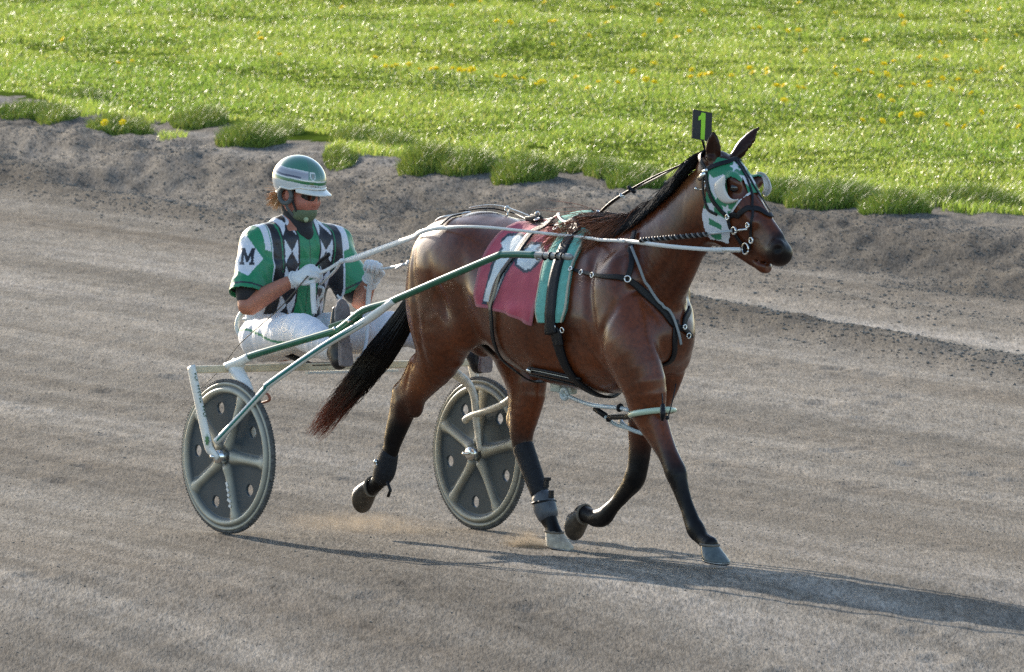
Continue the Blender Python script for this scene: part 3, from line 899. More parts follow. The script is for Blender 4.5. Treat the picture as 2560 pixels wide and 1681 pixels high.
def head():
    out = []
    n = [(PH(1790, 425), (.090, .075)), (PH(1822, 462), (.104, .094)), (PH(1842, 505), (.102, .090)), (PH(1866, 550), (.092, .068)),
         (PH(1898, 592), (.078, .054)), (PH(1926, 620), (.066, .051)), (PH(1945, 636), (.050, .048))]
    out += chain(n, HB, .03)
    out += chain([(PH(1858, 470), (.03, .05)), (PH(1905, 540), (.028, .034)), (PH(1944, 592), (.025, .026))], HB, .04)      # nasal bone
    for s in (-1, 1):
        out.append(ell(PH(1806, 532, s * .048), (.108, .032, .115), axes(HF, (0, 0, 1)), k=.05))                        # jaw
        out.append(seg(PH(1835, 500, s * .075), PH(1880, 555, s * .055), .014, .010, HB, k=.04))                        # cheek crest
        out.append(ell(PH(1836, 452, s * .082), (.040, .026, .026), axes(HF * .6 + np.array([0, 0, -.8]), (0, 0, 1)), k=.03))   # brow
        out.append(ell(PH(1944, 618, s * .038), (.032, .022, .034), axes(HF, (0, 0, 1)), k=.03))                        # nostril wing
        out.append(ell(PH(1942, 625, s * .062), (.025, .028, .019), axes(HF * .75 + np.array([0, 0, .4]), (0, 0, 1)), k=.010, sub=True))
    out += chain([(PH(1800, 565), (.075, .058)), (PH(1842, 606), (.056, .046)), (PH(1886, 645), (.040, .038)), (PH(1908, 663), (.028, .034))], HB, .03)
    out.append(ell(PH(1953, 634), (.046, .048, .046), axes(HF, (0, 0, 1)), k=.04))       # upper lip
    out.append(ell(PH(1910, 668), (.036, .034, .026), axes(HF * .8 + np.array([0, 0, -.5]), (0, 0, 1)), k=.015))       # lower lip
    out.append(ell(PH(1892, 456, .088), (.030, .020, .036), axes(HF * .6 + np.array([0, 0, -.8]), (0, 0, 1)), k=.02))
    # ears
    def ear(b, tip, side, w0, inner):
        b = np.asarray(b); tip = np.asarray(tip); m1 = b + (tip - b) * .35; m2 = b + (tip - b) * .72
        o = chain([(b, (.020, .026)), (m1, (.018, w0)), (m2, (.012, w0 * .72)), (tip, (.003, .004))], side, .012)
        i0 = b + (tip - b) * .22 + inner * .016; i1 = b + (tip - b) * .85 + inner * .012
        s = seg(i0, i1, (.010, w0 * .62), (.004, .006), side, k=.006); s['sub'] = True
        return o + [s]
    out_ears = ear(PH(1783, 402, -.055), PH(1784, 327, -.075), HB * .35 + HF, .037, HB * -1)
    out_ears += ear(PH(1838, 392, .055), PH(1900, 316, .13), HB * .2 + HF * .9, .037, HF * .8 + HB * .5)
    sl_ = seg(PH(1893, 648), PH(1935, 664), (.002, .055), (.003, .055), HB, k=.008); sl_['sub'] = True; out.append(sl_)
    return out, out_ears

HEAD, EARS = head()
BODY = torso()
for s in (-1, 1):
    BODY += [ell((.80, s * .13, 1.14), (.19, .135, .30), k=.06), ell((.98, s * .17, 1.30), (.20, .10, .16), k=.08),
             ell((2.08, s * .155, 1.14), (.15, .075, .24), axes((1, 0, -.5), (0, 0, 1)), k=.06),
             ell((2.21, s * .09, 1.01), (.12, .10, .16), k=.06),
             ell((1.02, s * .165, 1.0), (.12, .09, .12), k=.06)]
LEGS = legs()
NECK = neck()
BODY += [ell((1.80, 0, 1.42), (.22, .05, .085), k=.08)]
BODY += [seg(P(1222, 850, 0), P(1250, 885, 0), (.045, .045), (.03, .03), k=.04)]
HORSE = BODY + LEGS + NECK + HEAD + EARS

def muscle(X):
    """shallow relief of muscles, ribs and veins"""
    s, l, z = X[:, 0], X[:, 1], X[:, 2]
    near_b = sstep(.78, .95, z) * sstep(2.5, 2.3, s)
    al = np.abs(l)
    def gr(a0, b0, a1, b1, wd, dep):          # groove along the line (s,z) a0,b0 -> a1,b1 on both flanks
        ax, az = a1 - a0, b1 - b0; L2 = ax * ax + az * az
        t = np.clip(((s - a0) * ax + (z - b0) * az) / L2, 0, 1)
        dd = np.hypot(s - a0 - ax * t, z - b0 - az * t)
        return dep * np.exp(-(dd / wd) ** 2) * np.sin(pi * (.1 + .8 * t)) * sstep(.04, .09, al)
    d = 0.0030 * np.sin((s * 1.0 + z * .45) * 30) * np.exp(-((s - 1.60) / .28) ** 2) * np.exp(-((z - 1.0) / .15) ** 2)
    d += gr(1.98, 1.36, 2.12, .92, .028, .013) + gr(2.26, 1.22, 2.12, .95, .026, .010) + gr(2.16, 1.36, 2.30, 1.10, .03, .010)
    d += gr(1.92, 1.02, 2.10, .86, .03, .009) + gr(2.18, .88, 2.26, .72, .018, .007)
    d += gr(.74, 1.36, .84, .82, .024, .012) + gr(.90, 1.30, 1.04, .98, .030, .009) + gr(1.10, 1.36, 1.20, 1.02, .04, .010)
    d += gr(2.30, 1.22, 2.52, 1.46, .022, .010) + gr(2.12, 1.46, 2.42, 1.66, .03, .008)          # jugular groove and neck crest
    d += gr(.70, .84, .62, .68, .016, .006) + gr(1.15, .86, 1.10, .62, .016, .006)
    d += 0.009 * (fbm(s * 6 + l * 3, z * 6, 4, 3) - .5) * near_b
    # cannon tendons and knee bones
    low = sstep(.55, .40, z)
    d += 0.0035 * (fbm(s * 30 + l * 9, z * 24, 6, 2) - .5) * low
    return d

Vh, Fh = surface(HORSE, 0.012 if QUICK else 0.0075, disp=muscle)
def horse_col(V):
    s, l, z = V[:, 0], V[:, 1], V[:, 2]
    bay = np.array([0.138, 0.034, 0.0105]); dark = np.array([0.048, 0.0130, 0.0055]); blk = np.array([0.008, 0.0065, 0.0065])
    n = fbm(s * 5 + l * 2, z * 5 + l, 8, 4)
    f = np.clip(sstep(1.02, 1.45, z) * .5 + .15 + (n - .5) * 1.5, 0, 1)[:, None]
    c = bay * (1 - f) + dark * f
    # light brown on the buttock edge, flank and behind the ears
    warm = (np.exp(-((s - .66) / .10) ** 2) * sstep(.62, .8, z))[:, None]
    c = c * (1 - .8 * warm) + np.array([0.30, 0.085, 0.018]) * .8 * warm
    wn = (np.exp(-((s - 2.5) / .10) ** 2) * sstep(1.5, 1.62, z) * sstep(1.85, 1.74, z))[:, None] * .6
    c = c * (1 - wn) + np.array([0.22, 0.08, 0.025]) * wn
    # black points: lower legs
    hd = (s > 2.45) & (z > 1.2)
    top = np.where(s < 1.7, .60, .50) + .06 * (n - .5)
    top = np.where((s > .9) & (s < 1.5) & (l > 0), .50, top)
    k = (1 - sstep(top - .10, top + .12, z))[:, None]
    k = np.where(hd[:, None], 0, k)
    c = c * (1 - k) + blk * k
    # muzzle
    dm = np.linalg.norm(V - PH(1955, 625), axis=1)
    k = (1 - sstep(.055, .11, dm))[:, None]; c = c * (1 - k) + np.array([0.009, 0.007, 0.007]) * k
    dt = np.linalg.norm(V - PH(1905, 605, -.05), axis=1)
    k = (1 - sstep(.015, .07, dt))[:, None] * .55; c = c * (1 - k) + np.array([0.22, 0.13, 0.075]) * k
    dl = np.linalg.norm(V - PH(1926, 674, -.01), axis=1)
    k = (1 - sstep(.012, .03, dl))[:, None] * .9; c = c * (1 - k) + np.array([0.16, 0.08, 0.06]) * k
    # dark inside of the nostrils and ears
    for q in (PH(1942, 626, -.045), PH(1942, 626, .045)):
        k = (1 - sstep(.008, .022, np.linalg.norm(V - q, axis=1)))[:, None]; c = c * (1 - k) + 0.004 * k
    ear = (z > 1.80) & (s > 2.5)
    c[ear] = c[ear] * .35
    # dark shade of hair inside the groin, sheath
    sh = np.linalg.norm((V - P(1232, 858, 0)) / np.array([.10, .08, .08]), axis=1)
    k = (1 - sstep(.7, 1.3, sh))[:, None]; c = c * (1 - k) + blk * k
    return c

def coat_material():
    m = mat('bay_coat', (.1, .04, .02), 0.42, attr=True, var=.30, vscale=55, bump=.12, bscale=300, spec=.18)
    t = m.node_tree; b = t.nodes['Principled BSDF']
    b.inputs['Coat Weight'].default_value = 0.38; b.inputs['Coat Roughness'].default_value = 0.23; b.inputs['Coat IOR'].default_value = 1.4
    b.inputs['Sheen Weight'].default_value = 0.0; b.inputs['Sheen Roughness'].default_value = .4
    b.inputs['Sheen Tint'].default_value = (.9, .6, .45, 1)
    at = [q for q in t.nodes if q.type == 'ATTRIBUTE'][0]
    cw = t.nodes.new('ShaderNodeMapRange'); cw.inputs['From Min'].default_value = .012; cw.inputs['From Max'].default_value = .06; cw.inputs['To Max'].default_value = .62
    sx = t.nodes.new('ShaderNodeSeparateColor'); t.links.new(at.outputs['Color'], sx.inputs[0]); t.links.new(sx.outputs[0], cw.inputs[0]); t.links.new(cw.outputs[0], b.inputs['Coat Weight'])
    n = t.nodes.new('ShaderNodeTexNoise'); n.inputs['Scale'].default_value = 9; n.inputs['Detail'].default_value = 5
    tc = t.nodes.new('ShaderNodeTexCoord'); t.links.new(tc.outputs['Object'], n.inputs['Vector'])
    r = t.nodes.new('ShaderNodeMapRange'); r.inputs['To Min'].default_value = .26; r.inputs['To Max'].default_value = .52
    r.inputs['From Min'].default_value = .3; r.inputs['From Max'].default_value = .7
    t.links.new(n.outputs['Fac'], r.inputs[0]); t.links.new(r.outputs[0], b.inputs['Roughness'])
    return m
M_COAT = coat_material()
horse = mesh_obj('horse', Vh, Fh, M_COAT, cols=horse_col(Vh))
cart(horse)
tag(horse, 'glossy bay horse trotting on the dirt track in a green and white hood', 'horse')
# ------------------------------------------------------------------ hooves, eyes, hair
def frame(D, T):
    D = N(D); T = np.asarray(T, float); T = N(T - D * (T @ D)); return D, T, np.cross(D, T)
def hoof(c, D, T, m, name='hoof', hgt=.085):
    D, T, B = frame(D, T); n = 28; V = []; c = np.asarray(c)
    prof = [(0, .040, .038, 0), (.06, .0435, .041, 0), (.16, .045, .0425, .003), (.55, .060, .053, .022), (.95, .073, .061, .042), (1.0, .072, .060, .043)]
    for t, a, b, sh in prof:
        for j in range(n):
            th = 2 * pi * j / n; ct = cos(th)
            h = hgt * t * (1 - .28 * (1 - ct) / 2)
            k = 1 if ct > 0 else .86
            V.append(c + T * (a * ct * k + sh) + B * b * sin(th) + D * h)
    F = []
    for i in range(len(prof) - 1):
        for j in range(n): F.append((i * n + j, (i + 1) * n + j, (i + 1) * n + (j + 1) % n, i * n + (j + 1) % n))
    L = len(V); V.append(c + T * .03 + D * hgt * .72)
    b0 = (len(prof) - 1) * n
    for j in range(n): F.append((b0 + j, L, b0 + (j + 1) % n))
    F.append(tuple(range(n)))
    o = mesh_obj(name, V, F, m, horse)
    # iron shoe
    sh = MB(); pts = []
    for th in np.linspace(-2.5, 2.5, 22):
        h = hgt * 1.03 * (1 - .28 * (1 - cos(th)) / 2)
        pts.append(c + T * (.064 * cos(th) * (1 if cos(th) > 0 else .86) + .043) + B * .053 * sin(th) + D * h)
    sh.tube(pts, .008, 6); sh.build('horseshoe', M_IRON, o)
    cb = MB(); cb.tube([c + T * .0435 * cos(t) + B * .041 * sin(t) + D * (.008 - .012 * (1 - cos(t)) / 2) for t in np.linspace(0, 2 * pi, 25)], .006, 6)
    cb.build('coronet_band', M_CORONET, o)
    return o
M_IRON = mat('shoe_iron', (.25, .25, .26), .4, 1.0, var=.3)
M_CORONET = mat('coronet', (.16, .13, .10), .8)
M_HGREY = mat('hoof_grey', (.085, .10, .10), .35, var=.3, vscale=40, bump=.3, bscale=60)
M_HTAN = mat('hoof_tan', (.42, .36, .28), .6, var=.3, vscale=50, bump=.3)
M_HBRN = mat('hoof_brown', (.06, .045, .032), .45, var=.5, vscale=30, bump=.3)
hoof(P(1774, 1361, -.12), (0.05, 0, -1), (1, 0, 0), M_HGREY)
hoof(P(1385, 1328, .13), (0, 0, -1), (1, 0, 0), M_HTAN, hgt=.078)
hoof(P(1462, 1286, .12), (-1, 0, -.10), (.10, 0, -1), M_HBRN)
hoof(P(930, 1217, -.13), (-1, 0, -.12), (.12, 0, -1), M_HBRN)

M_EYE = mat('horse_eye', (.008, .005, .004), .06, coat=1)
for s in (-1, 1):
    MB().ball((0, 0, 0), .021, 14, 10).build('eye', M_EYE, horse).location = PH(1836, 470, s * .088)

def hair(name, roots, paths, w0, m, parent, cols, seed, nseg=10):
    """roots/paths arrays [n, nseg, 3]; thin three sided strands"""
    A = paths; n = A.shape[0]; r = np.random.default_rng(seed)
    T = np.gradient(A, axis=1); T /= np.linalg.norm(T, axis=2, keepdims=True) + 1e-9
    u = np.cross(T, np.array([.3, .9, .3])); u /= np.linalg.norm(u, axis=2, keepdims=True) + 1e-9
    v = np.cross(T, u)
    k = A.shape[1]; wr = w0 * (1 - .75 * np.linspace(0, 1, k) ** 2)[None, :, None] * (0.6 + .8 * r.random((n, 1, 1)))
    V = []
    for j in range(3):
        a = 2 * pi * j / 3; V.append(A + (cos(a) * u + sin(a) * v) * wr)
    V = np.stack(V, 2)                           # n,k,3,3
    base = np.arange(n)[:, None] * (k * 3)
    F = []
    for i in range(k - 1):
        for j in range(3):
            F.append(base + np.array([[i * 3 + j, i * 3 + (j + 1) % 3, (i + 1) * 3 + (j + 1) % 3, (i + 1) * 3 + j]]))
    C = np.repeat(cols[:, :, None, :], 3, 2)
    return mesh_obj(name, V.reshape(-1, 3), np.concatenate(F), m, parent, True, C.reshape(-1, 3))
M_HAIR = mat('horse_hair', (.02, .015, .012), .42, attr=True, spec=.3)

def lerp_path(ctrl, t):
    ctrl = np.asarray(ctrl, float); q = spline(ctrl, 200); return q[np.clip((t * 199).astype(int), 0, 199)]

def make_tail():
    n = 1500 if QUICK else 3200; k = 14; r = np.random.default_rng(11)
    mid = [P(1082, 640, 0), P(1045, 735, -.01), P(990, 830, -.02), P(935, 905, -.03), P(868, 988, -.04), P(775, 1100, -.05)]
    rad = [(.018, .018), (.038, .038), (.062, .05), (.070, .052), (.052, .042), (.030, .035)]
    out = np.zeros((n, k, 3)); ln = .999 - .42 * r.random(n) ** .75
    a = r.random(n) * 2 * pi; q = np.sqrt(r.random(n)); st = .35 * r.random(n) ** 2
    ox = np.cos(a) * q; oy = np.sin(a) * q
    mp = spline(mid, 200); rp = spline(np.array(rad), 200)
    Tm = np.gradient(mp, axis=0); Tm /= np.linalg.norm(Tm, axis=1, keepdims=True)
    Bm = np.array([0, 1., 0]); Nm = np.cross(Tm, Bm); Nm /= np.linalg.norm(Nm, axis=1, keepdims=True)
    ph = r.random((n, 2)) * 6
    for i in range(k):
        t = st + (ln - st) * i / (k - 1); ii = np.clip((t * 199).astype(int), 0, 199)
        wob = .009 * np.sin(t * 14 + ph[:, 0]) * t
        out[:, i] = mp[ii] + Nm[ii] * ((ox * rp[ii, 0]) + wob)[:, None] + Bm * ((oy * rp[ii, 1]) + .006 * np.sin(t * 11 + ph[:, 1]) * t)[:, None]
        out[:, i] += Nm[ii] * (.050 * (r.normal(size=n) * .7 + .8 * np.sin(ph[:, 0] * 2)) * np.clip(t - .55, 0, 1) ** 1.0)[:, None]
    tt = np.linspace(0, 1, k)[None] * ln[:, None]
    red = sstep(.70, .95, tt + .12 * (r.random((n, 1)) - .5))[..., None]
    C = np.array([.008, .0065, .0065]) * (1 - red) + np.array([.22, .055, .028]) * red
    C = C * (.7 + .6 * r.random((n, 1, 1)))
    hair('tail', None, out, .0016, M_HAIR, horse, C, 12)
make_tail()

def make_mane():
    n = 2000 if QUICK else 4600; k = 11; r = np.random.default_rng(21)
    crest = np.array([PH(1778, 392), (2.50, .03, 1.785), (2.36, .02, 1.675), (2.22, .01, 1.585), (2.08, .0, 1.515), (1.95, 0, 1.49), (1.84, 0, 1.50)])
    cp = project(HORSE, spline(crest, 120), .0)
    u = r.random(n) ** .85; ii = (u * 119).astype(int)
    root = cp[ii] + r.normal(size=(n, 3)) * np.array([.006, .012, .003])
    wild = sstep(.52, .85, u + .1 * r.normal(size=n))
    L = .13 + .06 * r.random(n) + wild * (.05 + .17 * r.random(n))
    d0 = np.stack([-.55 - .2 * r.random(n), -.15 - .25 * r.random(n), .25 + .2 * r.normal(size=n) * .5], 1)
    d1 = np.stack([-.42 - .55 * wild, -.42 + .22 * r.normal(size=n) * (.3 + wild), -.85 + .3 * wild * r.normal(size=n)], 1)
    pts = np.zeros((n, k, 3)); p = root.copy(); pts[:, 0] = p
    ph = r.random((n, 3)) * 6.28
    for i in range(1, k):
        t = i / (k - 1); d = d0 * (1 - t) ** 2.5 + d1 * (1 - (1 - t) ** 2.5)
        d /= np.linalg.norm(d, axis=1, keepdims=True)
        p = p + d * (L / (k - 1))[:, None] + (wild * .006)[:, None] * np.sin(ph + 7 * t + np.array([0, 2, 4])) 
        pts[:, i] = p
    flat = pts.reshape(-1, 3).copy()
    D = field(HORSE, flat); need = .004 + .020 * r.random(n); need = np.repeat(need, k)
    g = grad(HORSE, flat); g /= np.linalg.norm(g, axis=1, keepdims=True) + 1e-9
    push = np.clip(need - D, 0, .08)
    pts = (flat + g * push[:, None]).reshape(n, k, 3)
    tt = np.linspace(0, 1, k)[None]
    red = (sstep(.12, .6, tt * wild[:, None] + .25 * (r.random((n, 1)) - .5) * wild[:, None]))[..., None]
    C = np.array([.007, .006, .006]) * (1 - red) + np.array([.26, .10, .05]) * red
    hair('mane', None, pts, .0017, M_HAIR, horse, C * (.7 + .6 * r.random((n, 1, 1))), 22)
make_mane()

# ------------------------------------------------------------------ leg boots
M_BOOT = mat('boot_neoprene', (.014, .015, .019), .6, spec=.25, var=.2, vscale=50, bump=.3, bscale=300)
M_BOOTG = mat('boot_grey', (.075, .082, .095), .45, var=.2, vscale=40)
M_BLACK = mat('black_leather', (.007, .007, .009), .5, var=.3, vscale=60, bump=.2, bscale=200, spec=.3)
M_WHITE = mat('white_strap', (.72, .71, .68), .45, var=.08, vscale=30)
M_STEEL = mat('steel', (.75, .74, .70), .22, 1.0)
def boot(label, nodes, m, straps, extra=None):
    V, F = surface(chain(nodes, (0, 1, 0), .01), .006)
    o = mesh_obj('leg_boot', V, F, m); cart(o); tag(o, label, 'leg boot', 'protective boots on the hind legs')
    for (c, ax, R, r) in straps:
        mb = MB(); mb.torus(c, ax, R, r, 18, 6); mb.build('boot_strap', M_BLACK, o)
    return o
b1 = boot('dark grey shin boot on the planted far hind leg', [(P(1309, 1122, .13), (.058, .044)), (P(1330, 1180, .13), (.052, .042)), (P(1348, 1228, .13), (.048, .040))], M_BOOT, [])
mb = MB(); mb.box(P(1366, 1207, .11), np.array([.012, .008, .022])); mb.box(P(1370, 1198, .11), np.array([.012, .010, .008])); mb.box(P(1378, 1236, .11), np.array([.012, .008, .018]))
mb.build('boot_buckle', M_BLACK, b1, smooth=False, bevel=.003)
b2 = boot('grey flared ankle boot above the tan hoof', [(P(1357, 1250, .13), (.058, .046)), (P(1362, 1268, .13), (.060, .050)), (P(1368, 1284, .13), (.056, .046))], M_BOOTG,
     [(P(1360, 1256, .13), (.2, 0, -1), .054, .005)])
b3 = boot('dark ankle boot on the raised near hind leg', [(P(972, 1140, -.13), (.050, .040)), (P(962, 1175, -.13), (.058, .046)), (P(955, 1192, -.13), (.050, .040))], M_BOOT, [])
mb = MB(); mb.ball(P(940, 1155, -.17), .012); mb.tube([P(938, 1150, -.17), P(945, 1170, -.17)], .006, 6); mb.build('boot_clip', M_STEEL, b3)
mb = MB(); mb.tube([P(968, 1205, -.16), P(976, 1226, -.16), P(970, 1242, -.16)], .008, 6); mb.build('boot_strap', M_BLACK, b3)
# ------------------------------------------------------------------ tack (all in the cart frame)
def root(name, label, cat, group=None):
    o = bpy.data.objects.new(name, None); COL.objects.link(o); cart(o)
    return tag(o, label, cat, group)
TR = BODY + LEGS[:0] + NECK                      # trunk and neck
LEG_NF = [LEGS[i] for i in range(len(LEGS))]
HD = HEAD + NECK
def poly_in(U, V, poly):
    """vectorised point in polygon"""
    poly = np.asarray(poly, float); inside = np.zeros(U.shape, bool); j = len(poly) - 1
    for i in range(len(poly)):
        xi, yi = poly[i]; xj, yj = poly[j]
        c = ((yi > V) != (yj > V)) & (U < (xj - xi) * (V - yi) / (yj - yi + 1e-12) + xi)
        inside ^= c; j = i
    return inside

def S(px, py, l, off=0.0, prims=None):
    """point of the trunk's surface seen at photo pixel px,py (falls back to the plane l off the midline)"""
    prims = prims or TR
    if l > 0.04: return P(px, py, l)
    ls = np.linspace(-.45, .12, 60); X = np.array([P(px, py, q) for q in ls]); D = field(prims, X) - off
    k = np.argmax(D < 0)
    if D[k] >= 0: return P(px, py, l)
    a, b = ls[max(k - 1, 0)], ls[k]
    for _ in range(12):
        m = (a + b) / 2
        if field(prims, P(px, py, m)[None])[0] - off < 0: b = m
        else: a = m
    return P(px, py, b)

# number cloth: its printed marks are given on the cloth's own flat pattern (u across the back .. v down the flank)
RED = np.array([.48, .085, .12])
def cloth_cols(U, W, Y):
    s = Y[..., 0]; z = Y[..., 2]; l = Y[..., 1]
    # flattened pattern coordinates in metres: a forward, d down from the spine on the near side
    a = s; d = 1.47 - z + np.abs(l) * .35
    C = np.tile(RED, U.shape + (1,)) * (1 + .22 * (fbm(s * 9 + l * 3, z * 6, 5, 4) - .5))[..., None]
    wht = np.array([.68, .72, .72]); nav = np.array([.045, .06, .085])
    near = l < 0
    s, z = pix(Y)
    def q(px, py, lg): return px, py
    one = [q(*t) for t in [(1252, 608, -.25), (1270, 591, -.22), (1300, 589, -.22), (1318, 602, -.22), (1300, 626, -.24), (1262, 680, -.27), (1238, 745, -.29), (1232, 757, -.29), (1208, 753, -.29), (1216, 720, -.29), (1236, 660, -.27), (1252, 630, -.26), (1258, 622, -.25)]]
    c0 = np.mean(one, 0)
    outl = [tuple(np.array(p) + (np.array(p) - c0) / (np.linalg.norm(np.array(p) - c0) + 1e-9) * 8) for p in one]
    sh = [q(*t) for t in [(1316, 622, -.26), (1326, 612, -.25), (1350, 612, -.25), (1358, 640, -.26), (1326, 672, -.28), (1312, 675, -.28), (1292, 660, -.28), (1296, 640, -.27)]]
    c1 = np.mean(sh, 0)
    shl = [tuple(np.array(p) + (np.array(p) - c1) / (np.linalg.norm(np.array(p) - c1) + 1e-9) * 8) for p in sh]
    for poly, col in ((outl, nav), (one, wht), (shl, nav), (sh, wht)):
        m = poly_in(s, z, poly) & near
        C[m] = col
    # worn paler hem
    hem = (np.minimum(np.minimum(U, 1 - U) * .35, (1 - W) * .5) < .012)
    C[hem] = C[hem] * .6 + np.array([.35, .2, .2]) * .4
    return C
M_CLOTH = mat('number_cloth', RED, .8, spec=.2, attr=True, var=.12, vscale=12, bump=.35, bscale=120, sheen=.2)
saddle_cloth = root('number_cloth', 'red number cloth with a white figure one on the horse flank', 'saddle cloth')
# rear edge / front edge, from the far side over the spine down the near flank
rear = [S(1290, 700, .24), S(1330, 600, .18), S(1322, 556, .05), S(1290, 565, -.06), S(1240, 600, -.18), S(1205, 660, -.25), S(1192, 720, -.29), S(1193, 765, -.29)]
mid = [S(1350, 720, .26), S(1372, 620, .2), S(1356, 560, .06), S(1335, 565, -.06), S(1300, 610, -.2), S(1275, 680, -.28), S(1262, 740, -.31), S(1262, 783, -.31)]
front = [S(1420, 740, .28), S(1436, 640, .2), S(1424, 580, .06), S(1410, 583, -.06), S(1390, 620, -.2), S(1366, 690, -.28), S(1345, 760, -.31), S(1333, 815, -.30)]
def wr(U, W):
    return .006 * np.sin(W * 30 + U * 7) * sstep(.55, 1, W) * .5 + .006 * np.sin(U * 13 + W * 3) * np.exp(-((W - .52) / .1) ** 2) + .010 * (fbm(U * 5, W * 7, 3, 3) - .5) + .007 * sstep(.85, 1, W) * np.sin(U * 22)
drape('cloth', TR, np.array([rear, mid, front]), 90, 150, .012, M_CLOTH, saddle_cloth, .005, cloth_cols, wr)

harness = root('harness', 'black racing harness with aqua pad, girth and breast collar on the horse', 'harness')
M_AQUA = mat('aqua_felt', (.15, .42, .35), .85, var=.15, vscale=40, bump=.4, bscale=150)
M_CREAM = mat('cream_edge', (.5, .47, .36), .8)
AQ = [S(1418, 600, .1), S(1412, 584, .02), S(1404, 592, -.06), S(1385, 622, -.14), S(1366, 660, -.22), S(1354, 715, -.28), S(1346, 770, -.305), S(1352, 806, -.30)]
AQ2 = [S(1488, 604, .1), S(1482, 588, .02), S(1472, 594, -.06), S(1456, 622, -.14), S(1437, 660, -.22), S(1426, 715, -.28), S(1419, 770, -.305), S(1408, 806, -.30)]
Am = [(a * .5 + b * .5) for a, b in zip(AQ, AQ2)]
drape('pad', TR, np.array([AQ, Am, AQ2]), 30, 90, .030, M_AQUA, harness, .026, None, lambda U, W: -.012 * (2 * np.abs(U - .5)) ** 6)
for e, nm in ((AQ, 0), (AQ2, 1)):
    p = project(TR, spline(e, 70), .016); mb = MB(); mb.tube(p, .006, 6); mb.build('pad_edging', M_CREAM, harness)
saddle = [S(1470, 640, .20), S(1462, 600, .10), S(1452, 586, .0), S(1444, 592, -.06), S(1424, 622, -.14), S(1406, 664, -.22), S(1394, 715, -.28), S(1388, 770, -.305), S(1388, 812, -.305), S(1392, 830, -.30)]
strap('saddle_strap', TR, saddle, .058, M_BLACK, harness, .038, .008, 80)
girth = [S(1392, 826, -.30), S(1402, 870, -.29), S(1420, 915, -.25), S(1450, 952, -.17), S(1485, 975, -.08), S(1520, 985, 0), S(1550, 960, .12)]
strap('girth', TR, girth, [.055, .05, .045, .045, .045], M_BLACK, harness, .016, .012, 70)
strap('girth_billet', TR, [S(1372, 822, -.30), S(1400, 828, -.30), S(1410, 860, -.30)], .045, M_BLACK, harness, .030, .01, 20)
strap('rear_girth', TR, [S(1318, 616, -.2), S(1285, 652, -.26), S(1252, 700, -.29), S(1237, 745, -.31), S(1237, 800, -.31), S(1243, 850, -.26), S(1265, 895, -.18), S(1310, 930, -.06), S(1370, 955, .05)], .027, M_BLACK, harness, .022, .006, 90)
strap('rear_strap', TR, [S(1384, 560, -.02), S(1368, 570, -.06), S(1340, 590, -.14), S(1318, 612, -.2), S(1300, 640, -.24)], .045, M_BLACK, harness, .026, .006, 40)
strap('cloth_ribbon', TR, [S(1262, 690, -.28), S(1250, 735, -.30), S(1240, 775, -.31)], .014, mat('tan_tape', (.28, .24, .17), .8), harness, .036, .003, 20)
# spine straps and crupper
strap('back_strap', TR, [S(1150, 540, 0), S(1220, 526, 0), S(1285, 545, 0), S(1340, 558, 0), S(1400, 572, 0), S(1455, 588, 0)], .022, M_BLACK, harness, .018, .006, 60)
strap('back_strap', TR, [S(1175, 528, .03), S(1240, 530, .05), S(1310, 545, .05), S(1370, 560, .04), S(1450, 582, .03)], .012, M_WHITE, harness, .034, .004, 50)
strap('crupper', TR, [S(1105, 565, .02), S(1120, 552, -.01), S(1150, 540, -.01)], .02, M_BLACK, harness, .008, .006, 20)
mb = MB(); mb.tube(project(TR, spline([P(1082, 590, -.06), P(1120, 575, -.12), P(1160, 560, -.06), P(1178, 548, .0)], 30), .006), .0045, 6); mb.build('crupper_strap', M_WHITE, harness)
# breast collar
strap('breast_collar', TR, [S(1425, 672, -.24), S(1460, 683, -.22), S(1510, 692, -.21), S(1562, 698, -.20), S(1615, 735, -.20), S(1655, 775, -.18), S(1682, 810, -.15), S(1706, 822, -.05), S(1735, 800, .08), S(1760, 770, .16)], [.012, .016, .024, .034, .032, .026, .026, .026], M_BLACK, harness, .010, .010, 90)
strap('neck_strap', TR, [S(1568, 698, -.20), S(1578, 660, -.16), S(1584, 620, -.12), S(1590, 580, -.06)], .026, M_BLACK, harness, .010, .006, 30)
strap('chest_strap', TR, [S(1688, 800, -.12), S(1686, 850, -.10), S(1676, 900, -.06), S(1650, 960, -.02)], .026, M_BLACK, harness, .008, .006, 30)
strap('check_strap', TR, [S(1590, 628, -.12), S(1606, 670, -.14), S(1630, 720, -.15), S(1665, 775, -.15), S(1690, 830, -.13), S(1697, 860, -.10)], .012, mat('grey_cord', (.22, .24, .25), .5), harness, .020, .004, 40)
strap('chest_strap', TR, [S(1700, 818, -.04), S(1722, 838, .03), S(1735, 845, .10)], .022, M_BLACK, harness, .014, .008, 20)
fit = MB()
for (px, py, l, R) in ((1569, 698, -.23, .014), (1426, 672, -.26, .010), (1712, 818, -.07, .010)):
    q_ = S(px, py, l, .022); g_ = grad(TR, q_[None])[0]; fit = MB(); fit.torus(q_, g_, R, .004, 16, 6); fit.build('buckle_ring', M_STEEL, harness)
for (px, py, l) in ((1388, 570, .0), (1342, 548, 0), (1383, 818, -.30), (1370, 822, -.30), (1405, 826, -.30), (1480, 688, -.21), (1452, 681, -.22), (1722, 840, .03)):
    c = S(px, py, l, .034); g_ = N(grad(TR, c[None])[0])
    m_ = MB(); m_.torus(c, g_, .012, .003, 12, 5); m_.build('buckle', M_STEEL, harness)
